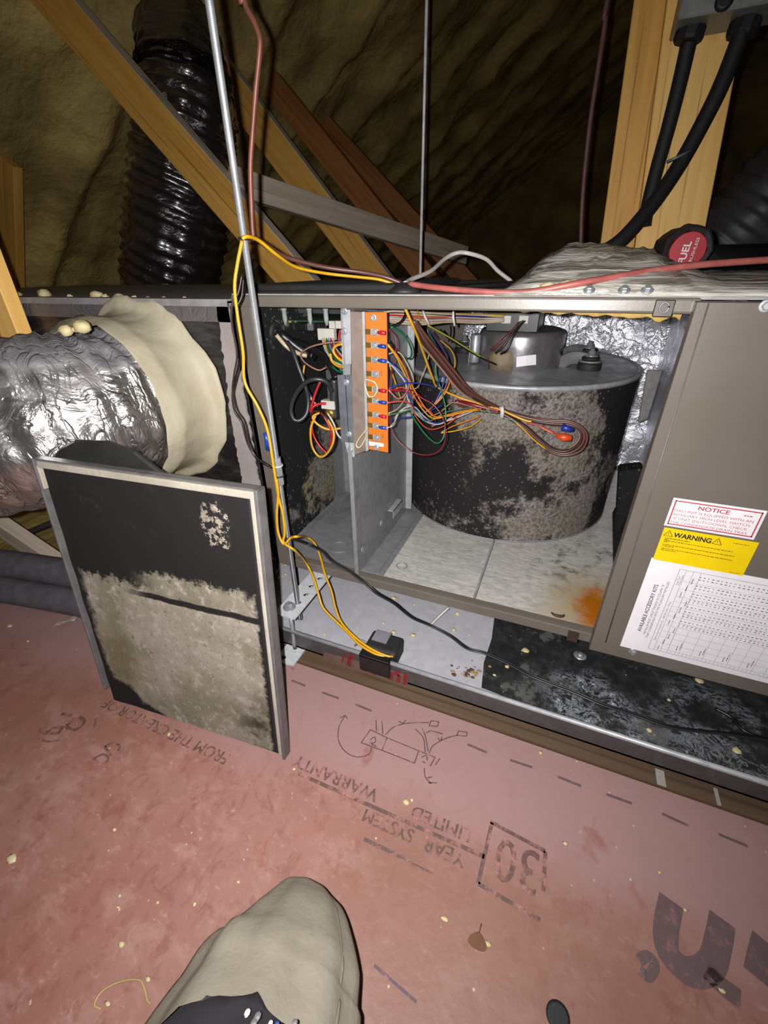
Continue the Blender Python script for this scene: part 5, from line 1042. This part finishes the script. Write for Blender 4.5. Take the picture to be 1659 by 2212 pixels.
for i, (px, py) in enumerate(((1428, 1690), (1552, 1730))):
    p = P(px, py, z=.0045); tag(MB().box((p.x - .006 + .003 * i, .479, .0042), (p.x + .006 - .004 * i, .504, .0055)).build('tape_strip', MASTG), ('wider pale tape strip across the brown plank', 'narrow pale tape strip across the brown plank')[i], 'tape')
# ================================================================ PERSON: one knee of the photographer
KH = m_mastic('khaki_cloth', C(172, 163, 144, .40), C(184, 175, 156, .40)); 
nt = KH.node_tree
def leg_pt(px, py, z): return P(px, py, z=z)
rows = [(1922, 646, 700, .070), (1933, 614, 720, .074), (1952, 582, 735, .080), (2002, 531, 759, .090), (2074, 464, 781, .100), (2133, 413, 782, .108), (2205, 370, 775, .116)]
cc = [(P(l, y, z=z) + P(r, y, z=z)) / 2 for y, l, r, z in rows]; wd = [(P(l, y, z=z) - P(r, y, z=z)).length / 2 for y, l, r, z in rows]
d = (cc[-1] - cc[-3]).normalized()
h_ = cc[-1].copy()
cc += [h_ + d * .05 + V((0, 0, .004)), h_ + d * .12 + V((.01, 0, .015)), h_ + d * .20 + V((.03, -.01, .03)), h_ + d * .30 + V((.05, -.02, .045)), h_ + d * .38 + V((.065, -.02, .05)), h_ + d * .43 + V((.07, -.02, .05)), h_ + d * .455 + V((.07, -.02, .05))]; wd += [.088, .094, .102, .112, .104, .072, .02]
cc2 = spline(cc, 6); w2 = []
for i in range(len(wd) - 1):
    for j in range(6): t_ = j / 6; w2.append(wd[i] * (1 - t_) + wd[i + 1] * t_)
w2.append(wd[-1])
cc2 = [cc2[0] + (cc2[0] - cc2[2]) * .3] + cc2; w2 = [w2[0] * .4] + w2
body = MB().tube([q - V((0, 0, .006)) for q in cc2], .08, 32, rad=lambda i, k, an: w2[i] * .55, flat=1.5)
# folded shin and foot under and behind the thigh, hips, lower trunk
kn_ = cc[3] - V((.01, 0, .034)); bk = V((.10, -.42, .055))
shin = spline([kn_ + V((0, 0, 0)), kn_ + V((.02, -.12, -.012)), V((-.02, -.22, .05)), bk, bk + V((.02, -.10, -.015))], 6)
per = body.tube(shin, [.040 - .010 * i / len(shin) for i in range(len(shin))], 20).build('person', plain('skin', C(176, 128, 104), .6))
tag(per, 'person kneeling in khaki trousers, only the bent knee and thigh in view', 'person')
vs = []
n = 56
def trad(i, k, an):
    q = V((math.cos(an) * 2.2, math.sin(an) * 2.2, i * .12))
    t_ = min(1.2, (i / 24) ** 1.4)
    fold = .0016 * t_ * math.sin(an * 9 + i * .03 + 1.5 * noise.noise(V((math.cos(an), math.sin(an), i * .03)))) + .002 * t_ * noise.noise(V((math.cos(an) * 1.5, math.sin(an) * 1.5, i * .06)))
    return w2[i] * .62 + fold
tq = MB().tube(cc2, .08, n, rad=trad, flat=1 / .62)
tq.tube([q - V((0, 0, .004)) for q in shin], [.044 for i in range(len(shin))], 24)
hip = cc[-1]
tq.build('trousers', KH, per)
sp_ = [cc2[i] + V((.0, 0, 0)) for i in range(3, 40)]
sm2 = []
for i in range(10, 40):
    t_ = (cc2[i + 1] - cc2[i - 1]).normalized(); side = t_.cross(V((0, 0, 1))).normalized(); sm2.append(cc2[i] - side * w2[i] * .80 + V((0, 0, w2[i] * .38)))
MB().tube(sm2, .0014, 6).build('trouser_seam', plain('khaki_seam', C(142, 132, 110), .7), per)
NAVY = plain('navy_cloth', C(28, 26, 34), .8, vary=.1)
sh = []; ns = 22; 
def pixy(q):
    q = q - V((0, 0, CAM_H)); return 1106 - q.dot(U_) / q.dot(fw) * FPX
i0 = next(i for i in range(6, len(cc2)) if pixy(cc2[i] + V((0, 0, w2[i] * .70))) > 2228); rows_ = list(range(i0, len(cc2) - 2))
for a_, i in enumerate(rows_):                      # shirt tail lying over the thigh, front hem scalloped
    t_ = (cc2[i + 1] - cc2[i - 1]).normalized(); side = t_.cross(V((0, 0, 1))).normalized(); upv = side.cross(t_)
    for k in range(ns + 1):
        s_ = k / ns * 2 - 1; grow = min(1, .32 + a_ * .09); an = s_ * 1.25 * grow - .02
        lift = 1.07 + .05 * noise.noise(V((s_ * 3, a_ * .3, 2)))
        back = ((.006 * abs(math.sin(s_ * 3.6)) + .012 * s_ * s_) if a_ == 0 else (.008 * s_ * s_ if a_ == 1 else 0))
        sh.append(cc2[i] + t_ * back + side * math.sin(an) * w2[i] * lift + upv * math.cos(an) * w2[i] * .66 * lift)
o = MB().add(sh, [(a_ * (ns + 1) + k, a_ * (ns + 1) + k + 1, (a_ + 1) * (ns + 1) + k + 1, (a_ + 1) * (ns + 1) + k) for a_ in range(len(rows_) - 1) for k in range(ns)], 0, True).build('shirt_tail', NAVY, per)
sd = o.modifiers.new('thick', 'SOLIDIFY'); sd.thickness = .004
so = bk + V((.03, -.14, -.022)); MB().tube([bk + V((0, .0, .0)), so + V((0, .08, .01)), so, so + V((0, -.10, -.004)), so + V((.0, -.14, -.008))], [.046, .044, .040, .036, .020], 20, flat=.8).build('shoe', plain('dark_shoe', C(40, 38, 38), .6), per)
for q, r, mt in (((534, 2184), .005, WHT), ((556, 2192), .006, GREY), ((548, 2206), .006, GREY), ((584, 2207), .004, WHT), ((598, 2209), .004, plain('blue_print', C(60, 80, 160), .5)), ((636, 2207), .005, GREY)):
    MB().blob(P(q[0], q[1] + 4, z=.205), r * .42, 0, 3, .4, 8, 6, (1, 1.2, .5)).build('shirt_print', mt, per)
